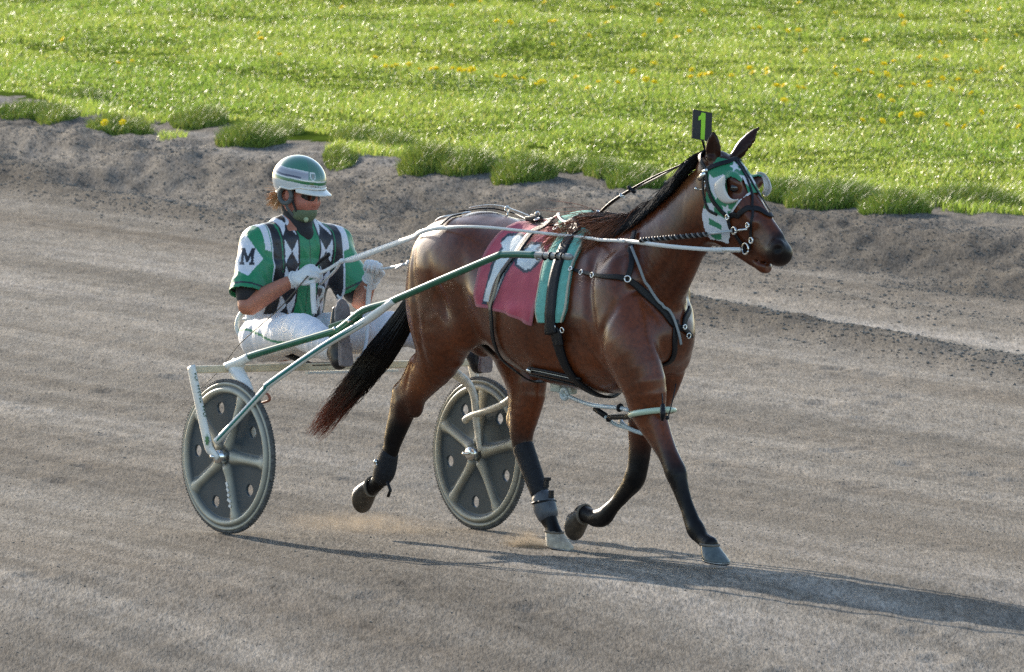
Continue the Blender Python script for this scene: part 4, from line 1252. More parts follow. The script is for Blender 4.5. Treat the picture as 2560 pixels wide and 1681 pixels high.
# terrets standing up on the saddle and the back
for (px, py, l) in ((1418, 585, -.06), (1448, 583, .02), (1343, 538, .01), (1268, 524, .05)):
    c = P(px, py, l); m_ = MB(); m_.torus(c, (1, .2, 0), .014, .004, 14, 6); m_.tube([c - np.array([0, 0, .014]), c - np.array([0, 0, .035])], .004, 6); m_.build('terret', M_STEEL, harness)
m_ = MB(); m_.box(P(1336, 548, .0), np.array([.045, .02, .012])); m_.tube([P(1330, 540, 0), P(1352, 545, 0)], .012, 8); m_.build('quick_hitch', M_BLACK, harness, bevel=.004)

# overcheck rein: saddle hook -> up behind the ears
check_rein = root('check_rein', 'black check rein running from the saddle hook up to the poll', 'rein')
ck = [P(1452, 580, 0), P(1486, 546, 0), P(1497, 535, .0), P(1530, 505, .0), P(1580, 473, .01), P(1640, 440, .02), P(1690, 418, .03), P(1755, 388, .05)]
MB().tube(ck, [.004, .005, .008, .010, .009, .007, .006, .006], 8, 60, flat=.6).build('strap', M_BLACK, check_rein)
MB().tube([P(1500, 533, .03), P(1560, 488, .03), P(1660, 436, .04), P(1752, 385, .06)], .004, 6, 40).build('cord', mat('pale_cord', (.35, .33, .28), .6), check_rein)
for (px, py) in ((1578, 474), (1583, 478), (1574, 471), (1497, 532), (1487, 544), (1555, 490), (1475, 563)):
    m_ = MB(); m_.ball(P(px, py, 0), .009, 8, 6); m_.torus(P(px, py, 0), (.7, 0, .6), .012, .003, 10, 5); m_.build('snap', M_STEEL if px < 1570 else M_BLACK, check_rein)

# ------------------------------------------------------------------ hood
GREEN = np.array([.012, .19, .085]); WH = np.array([.62, .63, .66])
def head_uv(Y):
    """flat pattern of the hood: b across the head, and image-like side coordinates on the head's own plane"""
    r = Y - H0; return r @ HB, r @ HF, Y[..., 2]
def hp(px, py, off): 
    q = PH(px, py, off) - H0; return (q @ HF, PH(px, py, off)[2])
def star(c, R, rot, sx=1):
    out = []
    for i in range(10):
        a = rot + i * pi / 5; rr = R if i % 2 == 0 else R * .42
        out.append((c[0] + sx * rr * sin(a), c[1] + rr * cos(a)))
    return out
def band(pts, w):
    pts = spline(np.array(pts), 24); T = np.gradient(pts, axis=0); T /= np.linalg.norm(T, axis=1, keepdims=True)
    Nn = np.stack([-T[:, 1], T[:, 0]], 1)
    return list(map(tuple, pts + Nn * w / 2)) + list(map(tuple, (pts - Nn * w / 2)[::-1]))
HOODF = HEAD + NECK
def hood():
    # outline of the hood on the side of the head (near side pixels), mirrored on the far side
    out = [(1795, 392), (1835, 402), (1872, 420), (1893, 450), (1900, 478), (1880, 486), (1858, 496), (1840, 520), (1829, 538), (1822, 560), (1826, 585), (1822, 612), (1802, 604), (1775, 600), (1762, 580), (1753, 540), (1762, 500), (1768, 460), (1768, 425)]
    poly = out
    V, F = surface([dict(p) for p in HOODF2], .0045 if not QUICK else .006)
    b, f, z = head_uv(V)
    Vn = V - np.outer(2 * np.maximum(b, 0), HB)                  # far half mirrored onto the near half
    u_, v_ = pix(Vn)
    # bridge of the nose: follow the same hem lower down
    inside = poly_in(u_, v_, poly)
    # eye openings
    ec = {s: PH(1836, 470, s * .09) for s in (-1, 1)}
    ev = PH(1836, 470, -.09); ef = (ev - H0) @ HF; ez = ev[2]
    ax_ = np.array([.28, -.96]); rel = np.stack([f - ef - .003, z - ez + .004], 1)
    e = (rel @ ax_ / .052) ** 2 + (rel @ np.array([.96, .28]) / .038) ** 2
    hole = (e < 1) & (np.abs(b) > .045)
    keepv = inside & ~hole
    keep = keepv[F].all(1)
    C = np.tile(GREEN, (len(V), 1))
    def P2(px, py): return (px, py)
    f, z = u_, v_
    white = []
    white.append([P2(1774, 435), P2(1783, 446), P2(1808, 436), P2(1812, 452), P2(1800, 480), P2(1790, 500), P2(1778, 480), P2(1772, 455)])   # around the eye cup
    white.append(star(P2(1868, 450), 24, 2.9)); white.append(star(P2(1779, 516), 20, 3.0, .8))
    white.append(star(P2(1815, 524), 15, .2)); white.append(star(P2(1862, 412), 22, .5)); white.append(star(P2(1838, 416), 16, .9))
    for w_ in white: C[poly_in(f, z, w_)] = WH
    for w_ in (band([P2(1880, 483), P2(1856, 497), P2(1840, 518), P2(1826, 541)], 9),): C[poly_in(f, z, w_)] = WH
    # pale throat piece with green blocks
    thr = [P2(1745, 515), P2(1790, 535), P2(1815, 548), P2(1835, 560), P2(1840, 625), P2(1750, 625)]
    m = poly_in(f, z, thr); C[m] = WH
    for g_ in ([P2(1772, 545), P2(1804, 563), P2(1804, 576), P2(1772, 561)], [P2(1768, 582), P2(1804, 584), P2(1804, 600), P2(1790, 600)]): C[poly_in(f, z, g_)] = GREEN
    # bridge of the nose: white hem across the front edge
    used = np.unique(F[keep]); remap = -np.ones(len(V), int); remap[used] = np.arange(len(used))
    o = mesh_obj('hood_cloth', V[used], remap[F[keep]], M_HOOD, race_hood, True, C[used])
    return o
HOODF2 = []
for p in HOODF:
    HOODF2.append(p)
def grow(p, d):
    import copy
    q = copy.deepcopy(p)
    if q['t'] == 'chain':
        q['segs'] = [grow(s_, d) for s_ in q['segs']]; q['lo'] = q['lo'] - d; q['hi'] = q['hi'] + d; return q
    if q.get('sub'): return None
    if q['t'] == 'seg': q['r0'] = tuple(np.array(q['r0']) + d); q['r1'] = tuple(np.array(q['r1']) + d)
    else: q['r'] = q['r'] + d
    q['lo'] = q['lo'] - d; q['hi'] = q['hi'] + d
    return q
HOODF2 = [g_ for g_ in (grow(p, .006) for p in HEAD) if g_ is not None] + [grow(NECK[-1], .006)]
M_HOOD = mat('hood_fabric', GREEN, .55, attr=True, bump=.2, bscale=300, sheen=.2)
race_hood = root('race_hood', 'green racing hood with white stars and eye cups on the horse head', 'horse hood')
hood()
M_CUP = mat('white_cup', (.64, .60, .56), .35, coat=.3)
def cup_sheet(rows, flip):
    V = np.stack([spline(np.array([PH(x, y, o) for x, y, o in r]), 26) for r in rows], 1)
    V = np.stack([spline(V[i], 9) for i in range(26)], 0)
    sheet('eye_cup', V, M_CUP, race_hood, .004 * flip)
o0, o1, o2 = -.084, -.118, -.128
cup_sheet([[(1806, 440, o0), (1791, 452, o0), (1786, 472, o0), (1792, 493, o0), (1808, 508, o0), (1828, 511, o0), (1844, 503, o0)],
           [(1803, 443, o1), (1789, 456, o1), (1787, 474, o1), (1795, 493, o1), (1810, 506, o1), (1828, 508, o1), (1845, 502, o1)],
           [(1811, 438, o2), (1812, 452, o2), (1811, 466, o2), (1815, 480, o2), (1823, 494, o2), (1834, 500, o2), (1846, 499, o2)]], 1)
o1, o2 = .112, .120
cup_sheet([[(1890, 432, o1), (1908, 434, o1), (1921, 449, o1), (1927, 470, o1), (1921, 486, o1), (1910, 492, o1)],
           [(1892, 433, o2), (1906, 438, o2), (1915, 451, o2), (1919, 468, o2), (1915, 480, o2), (1907, 487, o2)],
           [(1892, 434, .10), (1902, 440, .10), (1908, 453, .10), (1911, 467, .10), (1909, 478, .10), (1905, 484, .10)]], -1)

# ------------------------------------------------------------------ bridle
bridle = root('bridle', 'black leather bridle with steel rings over the green hood', 'bridle')
HF2 = HOODF2
def bst(name, pts, w, off=.004, th=.004, n=36, m=M_BLACK):
    return strap(name, HF2, pts, w, m, bridle, off, th, n)
bst('browband', [PH(1772, 425, -.085), PH(1790, 412, -.09), PH(1820, 399, -.06), PH(1842, 393, 0), PH(1860, 392, .06)], .022)
bst('crown_piece', [PH(1772, 428, -.085), PH(1762, 410, -.07), PH(1758, 392, -.04), PH(1768, 380, .0), PH(1800, 380, .05)], .018)
bst('cheek_strap', [PH(1770, 430, -.088), PH(1776, 460, -.088), PH(1788, 495, -.085), PH(1806, 520, -.08), PH(1824, 540, -.075)], .019)
bst('throat_strap', [PH(1768, 430, -.085), PH(1768, 470, -.08), PH(1775, 520, -.085), PH(1800, 535, -.08)], .012)
bst('noseband', [PH(1824, 541, -.072), PH(1850, 533, -.07), PH(1880, 522, -.055), PH(1912, 520, -.03), PH(1932, 530, .0), PH(1938, 534, .05)], .024)
bst('face_strap', [PH(1838, 392, -.01), PH(1850, 410, -.012), PH(1866, 440, -.014), PH(1876, 465, -.022), PH(1880, 490, -.035), PH(1880, 520, -.052)], .011)
bst('face_strap', [PH(1848, 392, .012), PH(1858, 408, .006), PH(1872, 440, .004), PH(1892, 470, .012), PH(1910, 498, .022), PH(1925, 525, .03)], .011)
bst('chin_strap', [PH(1826, 542, -.072), PH(1832, 565, -.065), PH(1848, 590, -.055), PH(1858, 612, -.05), PH(1866, 636, -.045)], .016)
bst('cheek_strap', [PH(1882, 524, -.056), PH(1880, 548, -.062), PH(1878, 575, -.062), PH(1876, 600, -.06), PH(1872, 625, -.055)], .012)
for (px, py, off, R) in ((1826, 541, -.080, .011), (1874, 560, -.072, .011), (1880, 601, -.066, .013), (1864, 622, -.064, .025), (1838, 576, -.085, .016)):
    m_ = MB(); c = PH(px, py, off); c = project(HF2, c[None], .012)[0]; m_.torus(c, N(HB + HF * .25), R, .0042, 20, 7)
    m_.build('bit_ring' if R > .02 else 'ring', M_STEEL, bridle)
m_ = MB(); m_.tube([PH(1764, 432, -.1), PH(1748, 448, -.1)], .012, 8); m_.tube([PH(1758, 430, -.1), PH(1770, 425, -.1)], .009, 8); m_.build('buckle', M_STEEL, bridle)
m_ = MB(); m_.ball(PH(1764, 455, -.1), .008); m_.tube([PH(1764, 455, -.1), PH(1763, 474, -.1), PH(1742, 474, -.1)], .0035, 6); m_.ball(PH(1740, 472, -.1), .008); m_.build('buckle', M_STEEL, bridle)

# head pole: braided dark sleeve, white rod through the ring
head_pole = root('head_pole', 'dark braided head pole lying along the near side of the neck', 'head pole')
a_, b_ = P(1600, 601, -.19), PH(1768, 586, -.12)
pth = [a_ + (b_ - a_) * t for t in np.linspace(0, 1, 60)]
MB().tube(pth, .007, 8).build('pole_core', M_BLACK, head_pole)
for ph0, mm in ((0, M_BLACK), (pi, mat('grey_braid', (.16, .15, .145), .5))):
    d_ = N(b_ - a_); u_ = N(np.cross(d_, (0, 0, 1))); v_ = np.cross(d_, u_)
    MB().tube([p + (u_ * cos(t * 75 + ph0) + v_ * sin(t * 75 + ph0)) * .0075 for p, t in zip([a_ + (b_ - a_) * t for t in np.linspace(0, 1, 240)], np.linspace(0, 1, 240))], .005, 6).build('braid', mm, head_pole)
MB().tube([PH(1765, 586, -.12), PH(1830, 578, -.105)], .006, 8).build('rod', mat('pole_rod', (.4, .42, .42), .3), head_pole)
MB().tube([PH(1838, 577, -.10), PH(1868, 573, -.085)], .0055, 8).build('rod_tip', M_STEEL, head_pole)
m_ = MB(); m_.torus(PH(1834, 577, -.10), N(HB + HF * .3), .016, .004, 18, 6); m_.build('ring', M_STEEL, head_pole)

# head number plate
head_number = root('head_number', 'black head number plate with lime green figure one', 'number plate')
c00, c10, c11, c01 = PH(1733, 273, -.07), PH(1781, 283, .02), PH(1778, 358, .02), PH(1730, 346, -.07)
ux = (c10 - c00); vy = (c01 - c00); nz = N(np.cross(ux, vy)); nz = nz if nz @ (ray(1750, 300)[0] - c00) > 0 else -nz
def pl(u, v, h=0): return c00 + ux * u + vy * v + nz * h
def prism(poly, h0, h1, name, m, par):
    n = len(poly); V = [pl(u, v, h1) for u, v in poly] + [pl(u, v, h0) for u, v in poly]
    F = [tuple(range(n)), tuple(range(n, 2 * n))[::-1]] + [(i, i + n, (i + 1) % n + n, (i + 1) % n) for i in range(n)]
    return mesh_obj(name, V, F, m, par, False)
prism([(0.03, 0), (.97, 0), (1, .03), (1, .97), (.97, 1), (.03, 1), (0, .97), (0, .03)], -.004, 0, 'plate', mat('plate_black', (.015, .016, .02), .45), head_number)
prism([(.43, .055), (.64, .055), (.64, .97), (.43, .97), (.43, .30), (.28, .35), (.28, .22), (.38, .17)], .0005, .0025, 'numeral', mat('lime', (.36, .72, .03), .5), head_number)
MB().tube([pl(.55, .98, -.003), PH(1762, 372, .0), PH(1768, 388, .0)], .006, 6, 10).build('stem', M_BLACK, head_number)

# hopples: tubes round the forearms on a cord over a pulley under the belly
M_TUBE = mat('hopple_plastic', (.50, .60, .44), .3, coat=.3)
M_TUBEW = mat('hopple_white', (.55, .62, .64), .25, coat=.3, var=.15)
hop = root('trotting_hopples', 'pale plastic trotting hopples looped round both forearms', 'hopples')
def loop(c, rx, ry, tilt, a0, a1, m, name, r=.012):
    T_ = N((1, 0, tilt)); B_ = np.array([0, 1., 0])
    MB().tube([c + T_ * rx * cos(a) + B_ * ry * sin(a) for a in np.linspace(a0, a1, 30)], r, 10).build(name, m, hop)
cN = P(1632, 1032, -.125); cF = P(1600, 1066, .12)
loop(cN, .115, .088, .16, radians(-165), radians(10), M_TUBE, 'hopple_loop', .014)
loop(cN, .115, .088, .16, radians(10), radians(195), M_TUBE, 'hopple_loop', .010)
loop(cF, .10, .080, -.35, radians(-185), radians(60), M_TUBEW, 'hopple_loop', .010)
MB().tube([P(1390, 975, .0), P(1430, 995, -.02), P(1480, 1013, -.06), P(1545, 1020, -.10), P(1572, 1026, -.14)], .010, 8, 30).build('hopple_cord', M_TUBEW, hop)
MB().tube([P(1486, 1020, .0), P(1512, 1042, .0), P(1540, 1062, .04), P(1575, 1073, .06), P(1602, 1083, .08)], .009, 8, 24).build('hopple_cord', M_TUBEW, hop)
MB().tube([P(1488, 1022, .0), P(1514, 1040, .0)], .014, 8).build('sleeve', M_BLACK, hop)
MB().tube([P(1525, 1043, -.02), P(1565, 1042, -.05), P(1580, 1038, -.08)], .013, 8, 12).build('sleeve', M_BLACK, hop)
m_ = MB(); m_.torus(P(1550, 1020, -.11), (1, 0, -.2), .012, .009, 12, 6); m_.torus(P(1522, 1048, .0), (1, 0, -.6), .008, .008, 12, 6); m_.build('clip', M_BLACK, hop)
pu = MB(); pu.box(P(1395, 968, .0), np.array([.035, .02, .022])); pu.box(P(1425, 972, .0), np.array([.03, .02, .025])); pu.build('pulley', mat('pulley_plastic', (.5, .55, .5), .3), hop, bevel=.006)
pu = MB(); pu.torus(P(1412, 985, -.02), (0, 1, 0), .022, .012, 18, 8); pu.build('pulley_wheel', M_TUBEW, hop)
MB().tube([P(1657, 1012, -.20), P(1657, 1034, -.215), P(1656, 1050, -.20)], [.010, .014, .008], 8, 12).build('hanger', M_BLACK, hop)
MB().tube([P(1690, 960, -.10), P(1682, 1000, -.13), P(1673, 1035, -.15), P(1668, 1048, -.16)], .0028, 5, 12).build('hanger', M_BLACK, hop)
MB().tube([P(1655, 985, -.17), P(1657, 1012, -.20)], .0035, 5).build('hanger', M_BLACK, hop)
m_ = MB(); m_.ball(P(1668, 1045, -.16), .010); m_.build('hanger', M_BLACK, hop)
# belly roller straps
blr = root('belly_strap', 'stack of black straps buckled under the horse belly', 'belly strap')
for k, (dy, m_) in enumerate(((0, M_BLACK), (9, M_BLACK), (18, M_BLACK), (5, M_WHITE))):
    MB().tube([S(1322 + k * 2, 920 + dy, -.10, .01), S(1370, 929 + dy, -.10, .01), S(1420, 940 + dy, -.10, .01), S(1452 - k * 3, 948 + dy, -.10, .01)], .009 if m_ is M_BLACK else .003, 8, 20, flat=.7).build('strap', m_, blr)
MB().tube([S(1318, 924, -.1, .015), S(1328, 930, -.1, .015)], .010, 6).build('buckle', M_STEEL, blr)

# ------------------------------------------------------------------ reins
rein1 = root('driving_rein', 'white near side driving rein from the driver over the rump to the bit', 'rein', )
def ribbon(pts, w, th, name, par, m=M_WHITE, up=(0, 0, 1), n=70, twist=None):
    p = spline(np.array(pts), n); T = np.gradient(p, axis=0); T /= np.linalg.norm(T, axis=1, keepdims=True)
    X = np.zeros((n, 2, 3)); nn = np.zeros((n, 2, 3))
    for i in range(n):
        u = N(np.array(up) - T[i] * (np.array(up) @ T[i]))
        if twist is not None:
            b = np.cross(T[i], u); a = np.interp(i / (n - 1), *twist); u = u * cos(a) + b * sin(a)
        ww = w if np.isscalar(w) else np.interp(i / (n - 1), np.linspace(0, 1, len(w)), w)
        X[i, 0] = p[i] - u * ww / 2; X[i, 1] = p[i] + u * ww / 2; nn[i, :] = np.cross(T[i], u)
    return sheet(name, X, m, par, th, nn)
# ------------------------------------------------------------------ sulky
M_PAINT = mat('white_paint', (.72, .70, .64), .35, var=.08, vscale=25, bump=.1, bscale=40, coat=.3)
M_PAINTW = mat('worn_white_paint', (.60, .55, .45), .5, var=.30, vscale=30, coat=.1)
M_GRN = mat('green_enamel', (.012, .115, .062), .28, var=.15, vscale=30, coat=.5)
M_STRIPE = mat('teal_stripe', (.02, .17, .14), .4)
M_TYRE = mat('tyre_rubber', (.085, .083, .080), .85, var=.5, vscale=60, bump=.5, bscale=120)
M_DISC = mat('wheel_disc', (.075, .09, .10), .42, spec=.25, attr=True, var=.12, vscale=12, coat=.15)
sulky = root('sulky', 'white and green two wheeled racing sulky pulled by the horse', 'sulky')
WR = .352
def wheel(l, a0, label):
    s = -1
    w_ = bpy.data.objects.new('wheel', None); COL.objects.link(w_); w_.parent = sulky; w_.location = (0, l, WR + (.016 if l < 0 else -.004))
    nr, na = 64, 360; R_ = np.linspace(.018, .338, nr)
    A = np.linspace(0, 2 * pi, na, endpoint=False)
    RR, AA = np.meshgrid(R_, A, indexing='ij')
    h = .020 * np.exp(-(RR / .07) ** 2) + .006
    rel = (AA - a0 + pi / 5) % (2 * pi / 5) - pi / 5
    wd = .030 + .012 * np.exp(-((RR - .05) / .05) ** 2) + .016 * sstep(.24, .28, RR)
    sp = np.exp(-(np.abs(rel * RR) / (wd * .62)) ** 3.0) * sstep(.03, .06, RR) * sstep(.315, .285, RR)
    rim = np.exp(-((RR - .303) / .013) ** 4)
    lip = np.exp(-((RR - .331) / .008) ** 2)
    h = h + .020 * np.maximum(sp, rim) + .010 * lip
    X = RR * np.sin(AA); Z = RR * np.cos(AA)
    V = np.concatenate([np.stack([X, -h, Z], -1).reshape(-1, 3), np.stack([X, h, Z], -1).reshape(-1, 3)])
    ridge = np.clip(np.maximum(sp, np.maximum(rim, lip)), 0, 1).reshape(-1, 1)
    C = np.array([.040, .056, .068]) * (1 - ridge) + np.array([.50, .46, .36]) * ridge
    C = np.concatenate([C, C])
    hx = [(.225 * sin(a0 + pi / 5 + k * 2 * pi / 5), .225 * cos(a0 + pi / 5 + k * 2 * pi / 5)) for k in range(5)]
    hr = .0255
    xf, zf = X.ravel(), Z.ravel()
    out = np.ones(len(xf), bool)
    for cx, cz in hx:
        d = np.hypot(xf - cx, zf - cz); out &= d > hr
    i, j = np.meshgrid(np.arange(nr - 1), np.arange(na), indexing='ij')
    q = np.stack([i * na + j, (i + 1) * na + j, (i + 1) * na + (j + 1) % na, i * na + (j + 1) % na], -1).reshape(-1, 4)
    part = out[q].sum(1)
    keep = part >= 2
    # pull the stray corners of the kept faces onto the edge of the hole
    for vi in np.unique(q[keep][~out[q[keep]]]):
        for cx, cz in hx:
            d = np.hypot(xf[vi] - cx, zf[vi] - cz)
            if d < hr + 1e-6:
                k = hr / max(d, 1e-6); nx_, nz_ = cx + (xf[vi] - cx) * k, cz + (zf[vi] - cz) * k
                for o_ in (0, nr * na): V[vi + o_, 0] = nx_; V[vi + o_, 2] = nz_
    qk = q[keep]; F = [qk, qk[:, ::-1] + nr * na]
    # walls of the holes
    cnt = {}
    for f in qk:
        for a, b in zip(f, np.roll(f, -1)): cnt[(a, b)] = 1
    W_ = []
    for (a, b) in cnt:
        if (b, a) not in cnt: W_.append((a, a + nr * na, b + nr * na, b))
    F.append(np.array(W_))
    mesh_obj('wheel_disc', V, np.concatenate(F), M_DISC, w_, True, C)
    ty = MB(); ty.torus((0, 0, 0), (0, 1, 0), .3415, .0108, 96, 14); ty.build('tyre', M_TYRE, w_)
    tr = MB()
    for k in range(150):
        a = 2 * pi * k / 150
        for s2 in (-1, 1):
            c = np.array([.3515 * sin(a + .01 * s2), s2 * .005, .3515 * cos(a + .01 * s2)])
            tr.box(c, np.array([.003, .003, .0014]), rotm('y', -a).T if False else rotm('y', a).T)
    tr.build('tyre_tread', M_TYRE, w_, smooth=False)
    hb = MB(); hb.tube([(0, -.072, 0), (0, -.068, 0), (0, -.036, 0), (0, .036, 0), (0, .040, 0), (0, .055, 0)], [.020, .029, .033, .033, .029, .020], 20, up=(0, 0, 1)); hb.build('hub', M_STEEL, w_)
    ax_ = MB(); ax_.tube([(0, -.10, 0), (0, .10, 0)], .008, 10); ax_.build('axle', M_STEEL, w_)
    if l < 0:
        d_ = MB()       # worn white lettering flakes on the lower spoke
        for k, (zz, hh) in enumerate([(-.13, .012), (-.155, .010), (-.18, .008), (-.205, .014), (-.23, .008)]):
            an = a0 + 2 * 2 * pi / 5
            c = np.array([-zz * sin(an), -.030, -zz * cos(an)])
            d_.box(c, np.array([.006, .002, hh]), rotm('y', .5 + .2 * k))
        d_.build('decal', M_WHITE, w_, smooth=False)
    return w_
wheel(-.72, radians(22), '')
wheel(.72, radians(6), '')

def frame_side(s):
    g = lambda px, py, l: P(px, py, l)              # near side pixels
    def pt(px, py, l):
        p = g(px, py, l); return np.array([p[0], -s * abs(p[1]) if s == -1 and False else (p[1] if s == -1 else -p[1]), p[2]])
    W_ = M_PAINT if s == -1 else M_PAINTW
    def add(name, pts, r, m, n=10, samples=30, **k):
        mb = MB(); mb.tube(pts, r, n, samples, **k); return mb.build(name, m, sulky)
    # outer flat arm down to the hub
    add('outer_arm', [pt(478, 916, -.80), pt(490, 975, -.80), pt(519, 1105, -.80), pt(528, 1128, -.80), pt(545, 1146, -.80)], [.028, .028, .029, .024, .014], W_, 12, 30, flat=.45, up=(0, 1, 0))
    add('inner_arm', [pt(600, 905, -.57), pt(590, 925, -.59), pt(622, 985, -.635), pt(632, 1080, -.64), pt(640, 1145, -.64)], [.040, .040, .028, .026, .016], W_, 12, 30, flat=.6, up=(0, 1, 0))
    br = [pt(541, 1104, -.80), pt(560, 1085, -.79), pt(661, 976, -.72), pt(672, 962, -.71), pt(800, 872, -.58), pt(900, 812, -.50), pt(940, 785, -.475), pt(985, 752, -.455)]
    if s == 1:
        br = [P(1163, 1052, .645), P(1180, 1040, .64), P(1283, 990, .58), P(1330, 970, .54), P(1420, 900, .50), P(1500, 820, .46), P(1560, 760, .43)]
        br = [np.array(q) for q in br]
        br = br[:3] + [pt(800, 872, -.58), pt(900, 812, -.50), pt(985, 752, -.455)]
    pth = np.array(br)
    add('brace', pth, [.017, .016, .016, .016, .016, .018, .020, .016], W_, 12, 60)
    # its green stripe along the outer face
    sp = spline(pth, 80)[4:60]; T_ = np.gradient(sp, axis=0); T_ /= np.linalg.norm(T_, axis=1, keepdims=True)
    if s == -1:
        X = np.stack([sp + np.array([.010, -.0145, dz]) for dz in (-.006, .001, .007)], 1)
        sheet('brace_stripe', X, M_STRIPE, sulky, .004)
    sh = [pt(566, 918, -.60), pt(600, 905, -.59), pt(624, 893, -.58)]
    add('shaft_socket', sh, .021, W_, 14, 12)
    sh = [pt(618, 896, -.58), pt(640, 886, -.575), pt(828, 830, -.50), pt(850, 822, -.49), pt(900, 782, -.475), pt(925, 770, -.47), pt(975, 756, -.455), pt(1010, 740, -.445), pt(1225, 648, -.385), pt(1262, 637, -.37), pt(1340, 638, -.345)]
    add('shaft', sh, .0165, M_GRN, 14, 90)
    add('shaft_tip', [pt(1340, 638, -.345), pt(1345, 638, -.343), pt(1400, 641, -.33), pt(1424, 643, -.325), pt(1431, 644, -.323)], [.0165, .0155, .0155, .016, .008], mat('tip_grey', (.30, .29, .27), .4, .3), 14, 20)
    for px in (1345, 1362, 1378, 1394, 1408):
        c = pt(px, 641, -.338); mb = MB(); mb.torus(c, (1, .1, 0), .0155, .0045, 18, 6); mb.build('tip_collar', M_BLACK if px > 1350 else M_STEEL, sulky)
    if True:
        # stirrup plate between shaft and brace
        q = [pt(820, 812, -.47), pt(905, 782, -.46), pt(895, 815, -.46), pt(835, 855, -.47), pt(822, 848, -.47)]
        mb = MB(); n = len(q); off = np.array([0, .012, 0]) * (-s)
        mb.add([a for a in q] + [a + off for a in q], [tuple(range(n)), tuple(range(n, 2 * n))[::-1]] + [(i, i + n, (i + 1) % n + n, (i + 1) % n) for i in range(n)])
        mb.build('stirrup_bracket', M_GRN, sulky, smooth=False, bevel=.004)
        for px, py in ((845, 822), (880, 802), (823, 838)):
            c = pt(px, py, -.485); mb = MB(); mb.tube([c, c + np.array([0, s * .02, 0])], .008, 8); mb.ball(c + np.array([0, s * .02, 0]), .010, 8, 6); mb.build('bolt', M_STEEL, sulky)
frame_side(-1); frame_side(1)
# cross bar, seat, supports
xb = P(478, 916, -.80)
XS, XZ = xb[0], xb[2]
mb = MB(); mb.box((XS, 0, XZ - .016), np.array([.012, .80, .017])); mb.build('cross_bar', mat('cream_paint', (.66, .56, .38), .45, var=.2, vscale=18), sulky, smooth=False, bevel=.005)
mb = MB(); mb.box((XS + .02, .10, XZ - .043), np.array([.012, .26, .006])); mb.build('cross_rail', M_PAINT, sulky, smooth=False, bevel=.002)
mb = MB(); mb.box((XS + .02, .17, XZ - .055), np.array([.02, .035, .018])); mb.build('bracket', M_PAINTW, sulky, smooth=False, bevel=.003)
SEAT = np.array([-.47, -.02, .845])
sb = MB()
n = 36
prof = [(0, -.020), (.10, -.022), (.17, -.012), (.195, .004), (.198, .012), (.19, .014), (.165, .002), (.10, -.006), (0, -.006)]
V = []; F = []
for r_, z_ in prof:
    for j in range(n): V.append(SEAT + np.array([r_ * 1.0 * cos(2 * pi * j / n), r_ * 1.05 * sin(2 * pi * j / n), z_]))
for i in range(len(prof) - 1):
    for j in range(n): F.append((i * n + j, i * n + (j + 1) % n, (i + 1) * n + (j + 1) % n, (i + 1) * n + j))
sb.add(V, F); sb.build('seat', M_PAINT, sulky)
mb = MB(); mb.ball(SEAT + np.array([.02, 0, .012]), (.17, .18, .022), 28, 10); mb.build('seat_cushion', mat('seat_vinyl', (.02, .02, .022), .4), sulky)
mb = MB(); mb.tube([(-.60, -.18, .83), (-.66, -.19, .92), (-.665, -.12, 1.0), (-.665, .12, 1.0), (-.66, .19, .92), (-.60, .18, .83)], .011, 10, 30); mb.build('seat_back', M_PAINT, sulky)
mb = MB(); mb.tube([(XS, -.12, XZ - .01), (SEAT[0], -.10, SEAT[2] - .025)], .014, 10); mb.tube([(XS, .12, XZ - .01), (SEAT[0], .10, SEAT[2] - .025)], .014, 10)
mb.tube([(XS, -.12, XZ - .01), (XS, .12, XZ - .01)], .013, 8); mb.build('seat_support', M_BLACK, sulky)
# green lettering and maple-leaf-like mark worn on the near arm
lt = MB()
ra = np.random.default_rng(9)
A0, A1 = P(487, 935, -.815), P(512, 1040, -.815)
for k in range(15):
    if k in (3, 10): continue
    c = A0 + (A1 - A0) * k / 14; d_ = N(A1 - A0); e_ = N(np.cross(d_, (0, 1, 0)))
    Rm = np.array([e_, [0, 1, 0], d_])
    lt.box(c + e_ * ra.uniform(-.004, .004), np.array([.007, .0012, .0016]), Rm)
    lt.box(c + e_ * ra.choice([-.006, .006]) + d_ * .004, np.array([.0018, .0012, .005]), Rm)
lt.build('lettering', mat('decal_green', (.015, .09, .04), .5), sulky, smooth=False)
c = P(517, 1101, -.817); pts = []
for i in range(14):
    a = i * pi / 7; rr = .022 if i % 2 == 0 else .010
    pts.append(c + np.array([rr * sin(a) * .9, 0, rr * cos(a) * 1.3]))
mb = MB(); mb.add(pts + [p + np.array([0, .002, 0]) for p in pts], [tuple(range(14)), tuple(range(14, 28))[::-1]] + [(i, i + 14, (i + 1) % 14 + 14, (i + 1) % 14) for i in range(14)])
mb.build('leaf_decal', mat('leaf_green', (.02, .16, .05), .5), sulky, smooth=False)
# small hook on the axle side and the trailing whip-thin cord
mb = MB(); mb.tube([P(650, 985, -.60), P(668, 985, -.60), P(674, 1000, -.60), P(655, 1008, -.60)], .006, 8, 16); mb.build('hook', mat('rust', (.30, .10, .05), .6), sulky)
